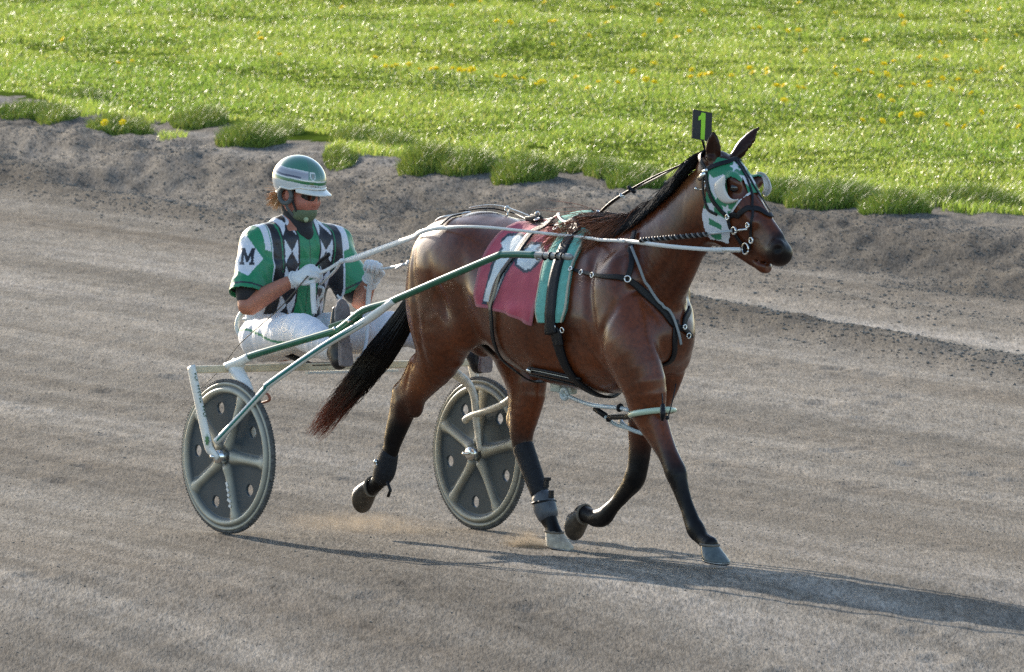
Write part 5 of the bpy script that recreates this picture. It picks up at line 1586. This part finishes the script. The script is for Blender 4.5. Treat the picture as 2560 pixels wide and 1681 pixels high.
# ------------------------------------------------------------------ driver
driver = root('person', 'sulky driver in green and white silks, helmet and sunglasses holding the reins', 'person')
M_SKIN = mat('skin', (.42, .17, .11), .5, attr=True, var=.10, vscale=30, bump=.1, bscale=150)
M_SKIN.node_tree.nodes['Principled BSDF'].inputs['Subsurface Weight'].default_value = .08
M_SKIN.node_tree.nodes['Principled BSDF'].inputs['Subsurface Radius'].default_value = (.01, .004, .002)
PEL = P(700, 842, 0.0); CH = P(727, 660, 0.0); NK = P(742, 566, 0.0)
SHN, SHF = P(640, 612, -.185), P(835, 615, .185)
ELN, ELF = P(618, 765, -.29), P(900, 752, .27)
WRN, WRF = P(733, 700, -.15), P(925, 705, .175)
HIPN, HIPF = np.array([-.52, -.11, .875]), np.array([-.52, .11, .875])
KNN, KNF = np.array([-.05, -.27, .925]), np.array([-.03, .28, .925])
ANN, ANF = P(835, 872, -.40), P(1178, 868, .40)
HC = P(750, 474, 0.0)                                   # centre of the skull
hy = radians(-53 + 14 - -53) * 0
HDF = N((cos(radians(12)), sin(radians(12)), -.22)); HDB = N(np.cross((0, 0, 1), HDF)); HDU = np.cross(HDF, HDB)
def hl(f, b, u): return HC + HDF * f + HDB * b + HDU * u
HR = np.array([HDF, HDB, HDU])
def armp(sh, el, wr, grow=0.0):
    return chain([(sh, (.058 + grow, .055 + grow)), (sh * .5 + el * .5, (.050 + grow, .048 + grow)), (el, (.043 + grow, .042 + grow)), (el * .65 + wr * .35, (.044 + grow, .044 + grow)), (wr, (.030 + grow, .028 + grow))], (0, 0, 1), .02)
head_pr = [ell(HC + HDU * .02, (.096, .076, .110), HR, k=.03), ell(hl(.030, 0, -.055), (.072, .060, .075), HR, k=.03), ell(hl(.062, 0, -.098), (.030, .030, .022), HR, k=.02),
           ell(hl(.094, 0, -.026), (.016, .014, .026), HR, k=.015), ell(hl(.104, 0, -.042), (.013, .015, .011), HR, k=.008),
           ell(hl(.088, 0, -.074), (.010, .025, .006), HR, k=.006), ell(hl(.086, 0, -.084), (.010, .021, .006), HR, k=.006), ell(hl(.094, 0, -.079), (.012, .03, .0015), HR, k=.003, sub=True),
           ell(hl(.066, -.038, -.045), (.028, .026, .024), HR, k=.025), ell(hl(.066, .038, -.045), (.028, .026, .024), HR, k=.025),
           ell(hl(.080, 0, .012), (.018, .05, .012), HR, k=.02), ell(hl(.092, .030, -.008), (.014, .018, .010), HR, k=.012, sub=True), ell(hl(.092, -.030, -.008), (.014, .018, .010), HR, k=.012, sub=True),
           ell(hl(-.002, -.076, -.022), (.020, .008, .030), HR, k=.008), ell(hl(-.002, .076, -.022), (.020, .008, .030), HR, k=.008), ell(hl(.002, -.083, -.020), (.010, .004, .016), HR, k=.004, sub=True)]
body_pr = chain([(PEL, (.115, .155)), (PEL * .5 + CH * .5, (.105, .145)), (CH, (.12, .165)), (NK + np.array([-.01, 0, -.05]), (.09, .14))], (0, 1, 0), .05)
body_pr += chain([(NK + np.array([-.01, 0, -.03]), (.06, .06)), (hl(-.015, 0, -.06), (.055, .055))], (0, 1, 0), .04)
body_pr += [seg(SHN, SHF, (.06, .06), (.06, .06), (0, 0, 1), k=.06)]
body_pr += armp(SHN, ELN, WRN) + armp(SHF, ELF, WRF)
for h_, k_, a_ in ((HIPN, KNN, ANN), (HIPF, KNF, ANF)):
    body_pr += chain([(h_, (.085, .085)), (h_ * .45 + k_ * .55, (.074, .072)), (k_, (.055, .055)), (k_ * .6 + a_ * .4, (.052, .05)), (a_, (.036, .034))], (0, 1, 0), .04)
PERSON = body_pr + head_pr
V, F = surface(PERSON, .0055 if not QUICK else .008)
C = np.tile(np.array([.40, .155, .095]), (len(V), 1))
hd = np.linalg.norm(V - HC, axis=1) < .16
C[hd] = np.array([.42, .15, .105])
lp = np.linalg.norm((V - hl(.094, 0, -.079)) @ HR.T / np.array([.02, .026, .012]), axis=1) < 1
C[lp] = np.array([.30, .10, .085])
body = mesh_obj('body', V, F, M_SKIN, driver, cols=C)

# --- silks
G_ = np.array([.010, .215, .085]); W3 = np.array([.66, .68, .74]); K3 = np.array([.012, .011, .016])
sl = .042
def sleeve(sh, el):
    e = sh + (el - sh) * .80
    return chain([(sh + (sh - CH) * .02 + np.array([0, 0, .0]), (.078, .078)), (sh * .55 + e * .45, (.085, .083)), (e, (.090, .086))], (1, 0, 0), .05)
SHIRT = chain([(PEL + np.array([-.01, 0, .01]), (.135, .185)), (PEL * .65 + CH * .35, (.150, .190)), (CH, (.150, .195)), (NK + np.array([-.02, 0, -.055]), (.105, .165)), (NK + np.array([-.02, 0, -.005]), (.078, .085))], (0, 1, 0), .05)
SHIRT += [seg(SHN + np.array([0, .02, .01]), SHF + np.array([0, -.02, .01]), (.070, .075), (.070, .075), (1, 0, 0), k=.05)]
SHIRT += sleeve(SHN, ELN) + sleeve(SHF, ELF)
# openings: cut the sleeve ends square
def wrk(X):
    a = fbm(X[:, 0] * 9 + X[:, 1] * 4, X[:, 2] * 6 + X[:, 1] * 7, 15, 3) - .5
    b = fbm(X[:, 1] * 22 + X[:, 2] * 9, X[:, 2] * 8 - X[:, 0] * 14, 16, 2) - .5
    low = sstep(1.15, .95, X[:, 2])
    return .024 * a + (.014 + .012 * low) * b
V, F = surface(SHIRT, .0042 if not QUICK else .007, disp=wrk)
def arm_t(V, sh, el):
    d = el - sh; L = np.linalg.norm(d); return ((V - sh) @ (d / L)) / L, d / L, L
def near_arm(V, sh, el):
    t, d, L = arm_t(V, sh, el)
    return np.linalg.norm(V - sh - np.outer(np.clip(t, 0, 1.2) * L, d), axis=1)
tN, dN, LN = arm_t(V, SHN, ELN); tF, dF, LF = arm_t(V, SHF, ELF)
dn, df = near_arm(V, SHN, ELN), near_arm(V, SHF, ELF)
tor = np.abs(V[:, 1]) 
isN = (dn < .125) & (V[:, 1] < -.17 + .0) & (tN > -.4); isF = (df < .125) & (V[:, 1] > .17) & (tF > -.4)
C = np.tile(G_, (len(V), 1))
u = V[:, 1]; z = V[:, 2]; front = V[:, 0] > (CH[0] - .02) + (z - CH[2]) * .06
# coordinates on the chest: au = distance from the placket
zt = NK[2] + .0
def chest(u, z, c_top, c_bot):      # centre line of a band as function of height
    return c_top + (c_bot - c_top) * np.clip((zt - z) / .42, 0, 1.3)
au = np.abs(u - .0)
H_ = z
bc = chest(u, H_, .088, .098)
rel = au - bc
argy = (np.abs(rel) < .034)
per = .125
ph = ((zt + .015 - H_) % per) / per - .5
dia = (np.abs(rel) / .034 + np.abs(ph) / .5) < 1
bl = np.abs(rel) - .034
edge = (np.abs(bl) < .004)
k2 = chest(u, H_, .152, .150); stripeK = np.abs(au - k2) < .019
k3 = chest(u, H_, .186, .182); stripeW = np.abs(au - k3) < .020
torso_m = ~(isN | isF)
for msk, col in ((stripeK & torso_m, K3), (stripeW & torso_m, W3), (argy & torso_m, W3), (argy & dia & torso_m, K3), (edge & torso_m, K3)):
    C[msk & (V[:, 0] > CH[0] - .16)] = col
C[(np.abs(u) < .003) & front & torso_m] = G_ * .25
# shoulder stripes run over onto the sleeves
for is_, t_, in_ in ((isN, tN, -1), (isF, tF, 1)):
    q = np.abs(V[:, 1])
    C[is_ & (t_ < .16) & (q < .205) & (q > .172)] = W3
    C[is_ & (t_ > .90 * .80) & (t_ < .94 * .80)] = K3
# white diamond patch with the letter on the near sleeve
nrm = N(ray(600, 660)[0] - SHN)
nrm = N(nrm - dN * (nrm @ dN)); side_ = np.cross(dN, nrm)
c_p = P(600, 640, -.30)
def patch(c_p):
    rel_ = V - c_p
    return rel_ @ side_, rel_ @ -dN, rel_ @ nrm
a_, b_, n_ = patch(c_p)
cen = np.stack([a_, b_], 1)
def up(px, py):
    q = P(px, py, -.30) - c_p; return (q @ side_, q @ -dN)

u_, v_ = pix(V)
def up(px, py): return (px, py)
a_, b_ = u_, v_
n_ = (V - (SHN + dN * LN * .5)) @ nrm
dm = [up(613, 585), up(658, 647), up(620, 690), up(583, 672), up(588, 625)]
C[poly_in(a_, b_, dm) & isN & (n_ > 0)] = W3
def pm(x, y): return up(600 + x * 38 + (y - .5) * -4, 620 + y * 42)
Mp = [(0, 0), (.28, 0), (.52, .52), (.74, 0), (1, 0), (1, .16), (.92, .16), (.92, .84), (1, .84), (1, 1), (.66, 1), (.66, .84), (.74, .84), (.74, .42), (.56, .86), (.44, .86), (.26, .42), (.26, .84), (.34, .84), (.34, 1), (0, 1), (0, .84), (.08, .84), (.08, .16), (0, .16)]
C[poly_in(a_, b_, [pm(*q) for q in Mp]) & isN & (n_ > 0)] = K3
# far sleeve white stripe
C[isF & (np.abs((V - SHF) @ np.cross(dF, N((1, 0, 0)))) > .075) & (t_ < .7)] = W3
# drop the sleeve ends below the cuff so that the arm comes out
dropN = isN & (tN > .82); dropF = isF & (tF > .82)
bottom = (V[:, 2] < PEL[2] - .0) & torso_m
dead = dropN | dropF | bottom
keep = ~dead[F].any(1)
used = np.unique(F[keep]); rm = -np.ones(len(V), int); rm[used] = np.arange(len(used))
M_SILK = mat('silk_jacket', G_, .36, attr=True, bump=.15, bscale=200, sheen=.3, spec=.5)
sh_o = mesh_obj('silk_jacket', V[used], rm[F[keep]], M_SILK, driver, cols=C[used])
so = sh_o.modifiers.new('thick', 'SOLIDIFY'); so.thickness = .003; so.offset = -1
M_BLKCLOTH = mat('black_cloth', (.012, .011, .013), .8, sheen=.2)
for (sh, el) in ((SHN, ELN), (SHF, ELF)):
    e = sh + (el - sh) * .80
    V, F = surface(chain([(sh + (el - sh) * .5, (.066, .066)), (e, (.062, .060)), (sh + (el - sh) * .84, (.056, .054))], (1, 0, 0), .01), .006)
    mesh_obj('sleeve_lining', V, F, M_BLKCLOTH, driver)
V, F = surface(chain([(NK + np.array([.012, 0, -.055]), (.090, .074)), (NK + np.array([-.002, 0, -.03]), (.084, .086)), (NK + np.array([.002, 0, .01]), (.074, .070)), (hl(-.016, 0, -.092), (.058, .056))], (0, 1, 0), .01), .005)
mesh_obj('collar', V, F, M_BLKCLOTH, driver)

# --- trousers
M_TROUS = mat('white_trousers', (.68, .68, .70), .6, attr=True, bump=.2, bscale=90, sheen=.2)
TROU = []
for h_, k_, a_ in ((HIPN, KNN, ANN), (HIPF, KNF, ANF)):
    TROU += chain([(h_ + np.array([-.03, 0, -.0]), (.100, .108)), (h_ * .5 + k_ * .5, (.096, .100)), (k_ + np.array([0, 0, .0]), (.080, .086)), (k_ * .6 + a_ * .4, (.076, .078)), (k_ * .22 + a_ * .78, (.068, .068)), (a_, (.055, .052))], (0, 1, 0), .05)
TROU += [ell(PEL + np.array([.02, 0, .0]), (.125, .18, .10), k=.06)]
def wrk2(X):
    f = fbm(X[:, 0] * 22 + X[:, 1] * 5, X[:, 2] * 7 + X[:, 1] * 9, 25, 3) - .5
    g_ = fbm(X[:, 0] * 9, X[:, 2] * 9 + X[:, 1] * 14, 26, 2) - .5
    return .014 * f + .014 * g_
V, F = surface(TROU, .0055 if not QUICK else .008, disp=wrk2)
C = np.tile(np.array([.70, .70, .73]), (len(V), 1))
hem = np.abs((V - HIPN) @ N(KNN - HIPN) - .10) ; seam = (np.abs(V[:, 2] - (HIPN[2] + .015 + .02 * np.sin(V[:, 0] * 9))) < .006) & (V[:, 1] < -.15) & (V[:, 0] < -.1)
C[seam] = np.array([.02, .22, .10])
mesh_obj('trousers', V, F, M_TROUS, driver, cols=C)
mb = MB(); mb.tube([PEL + np.array([.13 * cos(a) - .01, .185 * sin(a), .085 + .01 * cos(a)]) for a in np.linspace(-1.9, 1.9, 30)], .006, 6); mb.build('waist_cord', M_WHITE, driver)

# --- boots, soles towards the horse
M_BTX = mat('boot_black', (.015, .014, .016), .35)
M_SOLE = mat('boot_sole', (.22, .19, .19), .75, var=.25, vscale=40, bump=.5, bscale=70)
def rboot(an, heel, toe, s):
    heel = np.asarray(heel); toe = np.asarray(toe); d = N(toe - heel); back = N(np.cross(d, (0, 1, 0))); back = back if back[0] < 0 else -back
    V, F = surface(chain([(an, (.045, .045)), (heel + back * .045 + d * .03, (.042, .036))], (0, 1, 0), .02) + chain([(heel + back * .052 + d * .030, (.034, .033)), (heel + back * .052 + d * .12, (.036, .036)), (heel + back * .044 + d * .20, (.028, .040)), (toe + back * .036 - d * .045, (.020, .032))], (0, 1, 0), .02), .005)
    o = mesh_obj('riding_boot', V, F, M_BTX, driver)
    L = np.linalg.norm(toe - heel); out = []
    pr = [(0.0, .0, .020), (.02, .0, .032), (.08, .0, .035), (.35, 0, .031), (.5, 0, .031), (.72, 0, .044), (.88, 0, .038), (.97, 0, .022), (1, 0, .008)]
    left = [heel + d * L * t + np.array([0, w_, 0]) for t, _, w_ in pr]; right = [heel + d * L * t - np.array([0, w_, 0]) for t, _, w_ in pr][::-1]
    q = left + right; n = len(q)
    mb = MB(); mb.add([a for a in q] + [a + back * .014 for a in q], [tuple(range(n)), tuple(range(n, 2 * n))[::-1]] + [(i, i + n, (i + 1) % n + n, (i + 1) % n) for i in range(n)])
    mb.build('sole', M_SOLE, o, smooth=False, bevel=.003)
    q = [a - back * .010 for a in left[:4]] + [a - back * .010 for a in right[-4:]]; n = len(q)
    mb = MB(); mb.add([a for a in q] + [a + back * .010 for a in q], [tuple(range(n)), tuple(range(n, 2 * n))[::-1]] + [(i, i + n, (i + 1) % n + n, (i + 1) % n) for i in range(n)])
    mb.build('boot_heel', M_SOLE, o, smooth=False, bevel=.003)
rboot(ANN + np.array([0, 0, .0]), P(866, 917, -.41), P(856, 748, -.41), -1)
rboot(ANF, P(1213, 932, .40), P(1222, 770, .40), 1)

# --- helmet
M_HEL = mat('helmet_shell', (.05, .25, .15), .18, attr=True, coat=.8)
HE = hl(-.014, 0, .042); hr = np.array([.134, .112, .113])
def helmet():
    na, nb = 240, 110; V = np.zeros((na, nb, 3)); C = np.zeros((na, nb, 3))
    G1 = np.array([.055, .19, .125]); W1 = np.array([.62, .64, .63]); S1 = np.array([.30, .30, .34]); D1 = np.array([.04, .035, .07])
    for i in range(na):
        th = 2 * pi * i / na                      # 0 = front
        c, s = cos(th), sin(th)
        # rim height below the equator: higher over the face, arched over the ear, low at the nape
        ad = abs((th + pi) % (2 * pi) - pi)
        rim = np.interp(ad, [0, .9, 1.25, 1.65, 1.95, 2.3, pi], [.10, .12, .28, .30, .62, .72, .72])
        for j in range(nb):
            v = -rim + (pi / 2 + rim) * (j / (nb - 1))
            sq = cos(v)
            V[i, j] = HE + HDF * hr[0] * sq * c + HDB * hr[1] * sq * -s + HDU * hr[2] * sin(v) * (1 if v > 0 else 1.0)
            h = sin(v)
            wave = .04 * sin((ad - 1.2) * 2.2) if ad > 1.2 else 0
            hh = h + wave
            k = G1
            if hh < .05: k = W1
            elif hh < .17: k = np.array([.02, .16, .06])
            elif hh < .22: k = W1
            elif hh < .56 and .62 < ad < 2.75:
                k = S1 * (1.3 if hh > .46 else 1.0)
                if .24 < hh < .31 and ad > .9: k = D1
                elif hh > .52: k = W1
            elif hh >= .86: k = G1
            if ad < .62 and hh > .22:
                k = G1 * .8 + .03
            C[i, j] = k
            # crest on the front near side
            x_, y_ = (th - (2 * pi - .42) if th > pi else 9) * 1.0, (v - .42)
            # near side is -HDB ; th positive turns to the near side with the sign used above
            x2 = th - .42; w_ = .13 * (1 if y_ > -.05 else max(0, 1 - (-.05 - y_) / .16) ** .6)
            if abs(x2) < w_ and -.21 < y_ < .15:
                C[i, j] = W1
                if abs(x2) < w_ * .68 and -.15 < y_ < .10: C[i, j] = np.array([.12, .20, .17])
                if abs(x2) < w_ * .3 and -.10 < y_ < .06: C[i, j] = np.array([.38, .36, .30]) * (1 if int(y_ * 60) % 2 else .4)
            # row of small dark letters above the brim
            if .02 < th < .75 and -.03 < v - .0 < .02:
                if vnoise(np.array([th * 42.]), np.array([v * 90.]), 5)[0] > .5: C[i, j] = np.array([.05, .06, .07])
    V = np.concatenate([V, V[:1]]); C = np.concatenate([C, C[:1]])
    Nn = (V - HE) / np.linalg.norm(V - HE, axis=2, keepdims=True)
    return sheet('helmet', V, M_HEL, driver, .006, Nn, C)
hel = helmet()
mb = MB(); pts = []
for th in np.linspace(0, 2 * pi, 90):
    ad = abs((th + pi) % (2 * pi) - pi); rim = np.interp(ad, [0, .9, 1.25, 1.65, 1.95, 2.3, pi], [.10, .12, .28, .30, .62, .72, .72])
    pts.append(HE + HDF * hr[0] * cos(rim) * cos(th) - HDB * hr[1] * cos(rim) * sin(th) - HDU * hr[2] * sin(rim))
mb.tube(pts, .0055, 8); mb.build('helmet_rim', M_PAINT, hel)
nv = 24; X = np.zeros((nv, 6, 3))
for i, th in enumerate(np.linspace(-1.05, 1.05, nv)):
    for j in range(6):
        t = j / 5; ext = .055 * cos(th * 1.4) ** .8 if abs(th * 1.4) < pi / 2 else 0
        b_ = HE + HDF * (hr[0] * .985 * cos(th) + ext * t) - HDB * (hr[1] * sin(th)) * (1 - .0 * t) - HDU * (.016 + .010 * t + .010 * t * abs(sin(th)))
        X[i, j] = b_
sheet('helmet_visor', X, M_PAINT, hel, .005 , np.tile(-HDU, (nv, 6, 1)) * -1)
# ear pads and chin harness
M_PAD = mat('ear_pad', (.09, .10, .10), .7, bump=.2, bscale=200)
for s in (-1, 1):
    mb = MB(); mb.torus(hl(-.008, s * .084, -.028), HDB, .036, .011, 26, 8); mb.build('ear_pad', M_PAD, hel)
    mb = MB(); mb.tube([hl(.0, s * .085, -.055), hl(.015, s * .075, -.09), hl(.045, s * .045, -.122), hl(.065, s * .012, -.130)], [.008, .009, .010, .008], 8, 20, flat=.4, up=HDB); mb.build('chin_strap', M_PAD, hel)
    mb = MB(); mb.tube([hl(.03, s * .086, .01), hl(.034, s * .078, -.04), hl(.050, s * .060, -.09)], [.008, .007, .007], 8, 16, flat=.5, up=HDB); mb.build('chin_strap', M_BLKCLOTH, hel)
V, F = surface([ell(hl(.050, 0, -.090), (.056, .062, .045), HR, k=.02), ell(hl(.040, 0, -.120), (.045, .05, .025), HR, k=.02)], .004)
r_ = (V - hl(0, 0, 0)) @ HR.T
keep = (r_[F][:, :, 2].mean(1) < -.068 - .30 * (r_[F][:, :, 0].mean(1) - .10) * -1) & (r_[F][:, :, 0].mean(1) > -.01)
used = np.unique(F[keep]); rm = -np.ones(len(V), int); rm[used] = np.arange(len(used))
cc = mesh_obj('chin_cup', V[used], rm[F[keep]], mat('olive_cup', (.11, .145, .08), .6, bump=.3), hel); cc.modifiers.new('s', 'SOLIDIFY').thickness = .003
mb = MB(); mb.ball(hl(.092, -.030, -.118), (.012, .012, .014), 8, 6); mb.build('chin_button', mat('pale_button', (.35, .42, .26), .5), cc)
# sunglasses
M_LENS = mat('dark_lens', (.006, .006, .008), .05, coat=1)
gl = MB()
for s in (-1, 1):
    X = np.zeros((14, 7, 3))
    for i in range(14):
        for j in range(7):
            a = i / 13; v_ = (j / 6 - .5) * 2
            b_ = s * (.006 + .062 * a); hgt_ = .019 * sin(pi * min(1, .18 + a * .8)) ** .5
            X[i, j] = hl(.108 - .55 * b_ * b_ / .07, b_, -.010 + v_ * hgt_)
    sheet('sunglasses', X, M_LENS, driver, .003 * s)
mb = MB()
for s in (-1, 1): mb.tube([hl(.066, s * .070, .006), hl(.03, s * .079, .004), hl(-.01, s * .080, -.002)], .0035, 6)
mb.tube([hl(.104, -.010, .006), hl(.107, 0, .009), hl(.104, .010, .006)], .003, 6)
mb.build('glasses_frame', M_BLACK, driver)
# hair at the nape
def nape():
    n = 800; k = 8; r = np.random.default_rng(33)
    th = r.uniform(-.9, .9, n)
    root_ = np.array([hl(-.085 * cos(t) - .01, -.075 * sin(t), -.045 + .03 * r.random()) for t in th])
    pts = np.zeros((n, k, 3)); p = root_.copy(); d = -HDF[None] * .5 + np.array([0, 0, -.9])[None] + .45 * r.normal(size=(n, 3))
    for i in range(k):
        pts[:, i] = p; p = p + d / np.linalg.norm(d, axis=1, keepdims=True) * (.10 / k) * (.6 + .6 * r.random((n, 1))); d = d + np.array([-.10, 0, -.02])
    C = np.tile(np.array([.50, .27, .12]), (n, k, 1)) * (.5 + .8 * r.random((n, 1, 1)))
    hair('hair', None, pts, .0015, M_HAIR, driver, C, 34)
nape()

# --- gloves: palm, five separate curled fingers, cuff strap
M_GLOVE = mat('white_glove', (.70, .70, .68), .55, var=.06, vscale=30, bump=.25, bscale=120)
def glove(wrist, fwd, pal, s, mirror):
    """fwd: along the hand, pal: palm normal, thumb on the side cross(fwd,pal)*mirror"""
    f = N(fwd); p = N(np.asarray(pal) - f * (np.asarray(pal) @ f)); t = np.cross(f, p) * mirror
    R = np.array([f, t, p]); c = wrist
    pr = [seg(c - f * .035, c, (.033, .034), (.030, .032), t, k=.01)]
    pr += [ell(c + f * .050, (.054, .044, .020), R, k=.015), ell(c + f * .030 + t * .028 + p * .008, (.030, .018, .018), R, k=.015)]
    for i, (off, L) in enumerate(((.031, .034), (.011, .038), (-.010, .035), (-.029, .028))):
        a0 = c + f * (.090 - .006 * abs(i - 1)) + t * off
        a1 = a0 + (f * .62 + p * .78) * L; a2 = a1 + (f * -.55 + p * .80) * L * .75; a3 = a2 + (f * -.98 + p * -.15) * L * .6
        pr += chain([(a0 - f * .02, (.0125, .0125)), (a0, (.0120, .0120)), (a1, (.0110, .0110)), (a2, (.0102, .0102)), (a3, (.0085, .0085))], t, .004, 2)
    b0 = c + f * .025 + t * .036; b1 = b0 + f * .030 + t * .016 + p * .014; b2 = b1 + f * .028 - t * .006 + p * .016
    pr += chain([(b0, (.015, .015)), (b1, (.0125, .0125)), (b2, (.0095, .0095))], p, .006, 3)
    V, F = surface(pr, .0035, disp=lambda X: .0025 * (fbm(X[:, 0] * 60, X[:, 2] * 60 + X[:, 1] * 40, 45, 2) - .5))
    o = mesh_obj('glove', V, F, M_GLOVE, driver)
    mb = MB(); mb.tube([c - f * .012 + (t * cos(a) * .037 + p * sin(a) * .034) for a in np.linspace(0, 2 * pi, 24)], .006, 8); mb.build('cuff_strap', M_GLOVE, o)
    return c + f * .075 + p * .028
dirN = N(P(812, 662, -.09) - WRN)
gN = glove(WRN + dirN * .02, dirN + np.array([.1, 0, .1]), np.array([.3, .8, -.35]), -1, -1)
gF = glove(WRF + np.array([.01, 0, .02]), np.array([.55, -.25, .75]), np.array([.4, -.7, -.5]), 1, 1)

# ------------------------------------------------------------------ reins and whip
def clear(pts, n=60, off=.012):
    """path lifted just clear of the horse where it would cut through it"""
    q = spline(np.array(pts), n); D = field(TR, q); g = grad(TR, q); g /= np.linalg.norm(g, axis=1, keepdims=True) + 1e-9
    for _ in range(4):
        q = q + g * np.clip(off - field(TR, q), 0, .04)[:, None]
    return list(q)
HN = P(800, 668, -.10); HFp = P(928, 668, .16)
ribbon([gN, P(815, 676, -.09), P(848, 656, -.09), P(862, 652, -.09)], .016, .004, 'rein_strap', rein1, n=30)
ribbon(clear([P(862, 652, -.09), P(890, 645, -.12), P(980, 612, -.18), P(1050, 588, -.22), P(1100, 573, -.24), P(1150, 567, -.25), P(1220, 569, -.24), P(1300, 577, -.21), P(1418, 590, -.15), P(1475, 596, -.14), P(1500, 600, -.16), P(1560, 603, -.17)]), [.020, .030, .026, .022, .018, .013, .013, .013, .014, .014, .014, .014], .004, 'rein_strap', rein1, n=140)
ribbon([P(1545, 600, -.13), P(1600, 607, -.18), P(1680, 617, -.17), PH(1770, 624, -.12), PH(1806, 625, -.11), PH(1850, 625, -.09)], [.014, .018, .018, .018, .022, .022], .004, 'rein_strap', rein1, n=60)
mb = MB(); mb.tube([PH(1806, 625, -.112), PH(1852, 625, -.092)], .012, 8, flat=.6); mb.build('rein_end', M_WHITE, rein1)
mb = MB(); mb.ball(P(855, 653, -.09), (.016, .014, .012), 10, 7); mb.ball(P(868, 650, -.09), (.012, .010, .010), 8, 6); mb.tube([P(852, 655, -.09), P(835, 680, -.08), P(800, 712, -.05)], .009, 8, 12, flat=.5); mb.build('rein_knot', M_WHITE, rein1)
# loops hanging from the near hand
ribbon([gN + np.array([0, 0, -.02]), P(782, 715, -.14), P(783, 750, -.14), P(786, 785, -.14)], [.022, .026, .026, .024], .004, 'rein_tail', rein1, up=(1, .6, 0), n=30)
ribbon([P(795, 715, -.02), P(808, 722, -.02), P(805, 740, -.02), P(796, 752, -.02), P(795, 765, -.02)], .014, .003, 'rein_tail', rein1, up=(1, .4, .3), n=30)
rein2 = root('driving_rein', 'white far side driving rein behind the horse rump', 'rein')
ribbon([gF, P(960, 672, .14), P(1000, 664, .12), P(1026, 656, .10), P(1080, 620, .10), P(1140, 560, .10), P(1200, 540, .12), P(1320, 556, .12), P(1440, 590, .10), P(1560, 590, .12), PH(1700, 600, .13), PH(1850, 622, .09)], .012, .004, 'rein_strap', rein2, n=140)
mb = MB(); mb.ball(P(1022, 657, .11), (.015, .012, .012), 10, 7); mb.tube([P(1012, 660, .11), P(990, 672, .11)], .006, 6); mb.build('rein_knot', M_WHITE, rein2)
ribbon([gF + np.array([0, 0, -.03]), P(922, 730, .15), P(918, 790, .14), P(916, 850, .10), P(905, 888, .02), P(888, 900, .0)], [.020, .024, .022, .016, .012, .010], .004, 'rein_tail', rein2, up=(1, .6, 0), n=60)
ribbon([P(842, 738, -.02), P(856, 752, -.02), P(870, 768, -.02), P(855, 800, -.05), P(846, 830, -.08)], .010, .003, 'rein_tail', rein1, up=(1, .4, .3), n=40)
whip = root('whip', 'thin dark whip handle sticking up from the near gloved hand', 'whip')
MB().tube([P(790, 665, -.14), P(802, 652, -.13), P(818, 640, -.12), P(822, 636, -.12)], [.006, .009, .010, .010], 8, 16).build('handle', M_BLACK, whip)
MB().tube([P(770, 690, -.15), P(700, 770, -.25), P(600, 860, -.35), P(540, 935, -.42), P(415, 1050, -.55)], [.0035, .003, .0022, .0018, .001], 6, 40).build('lash', mat('whip_cane', (.10, .075, .05), .5), whip)
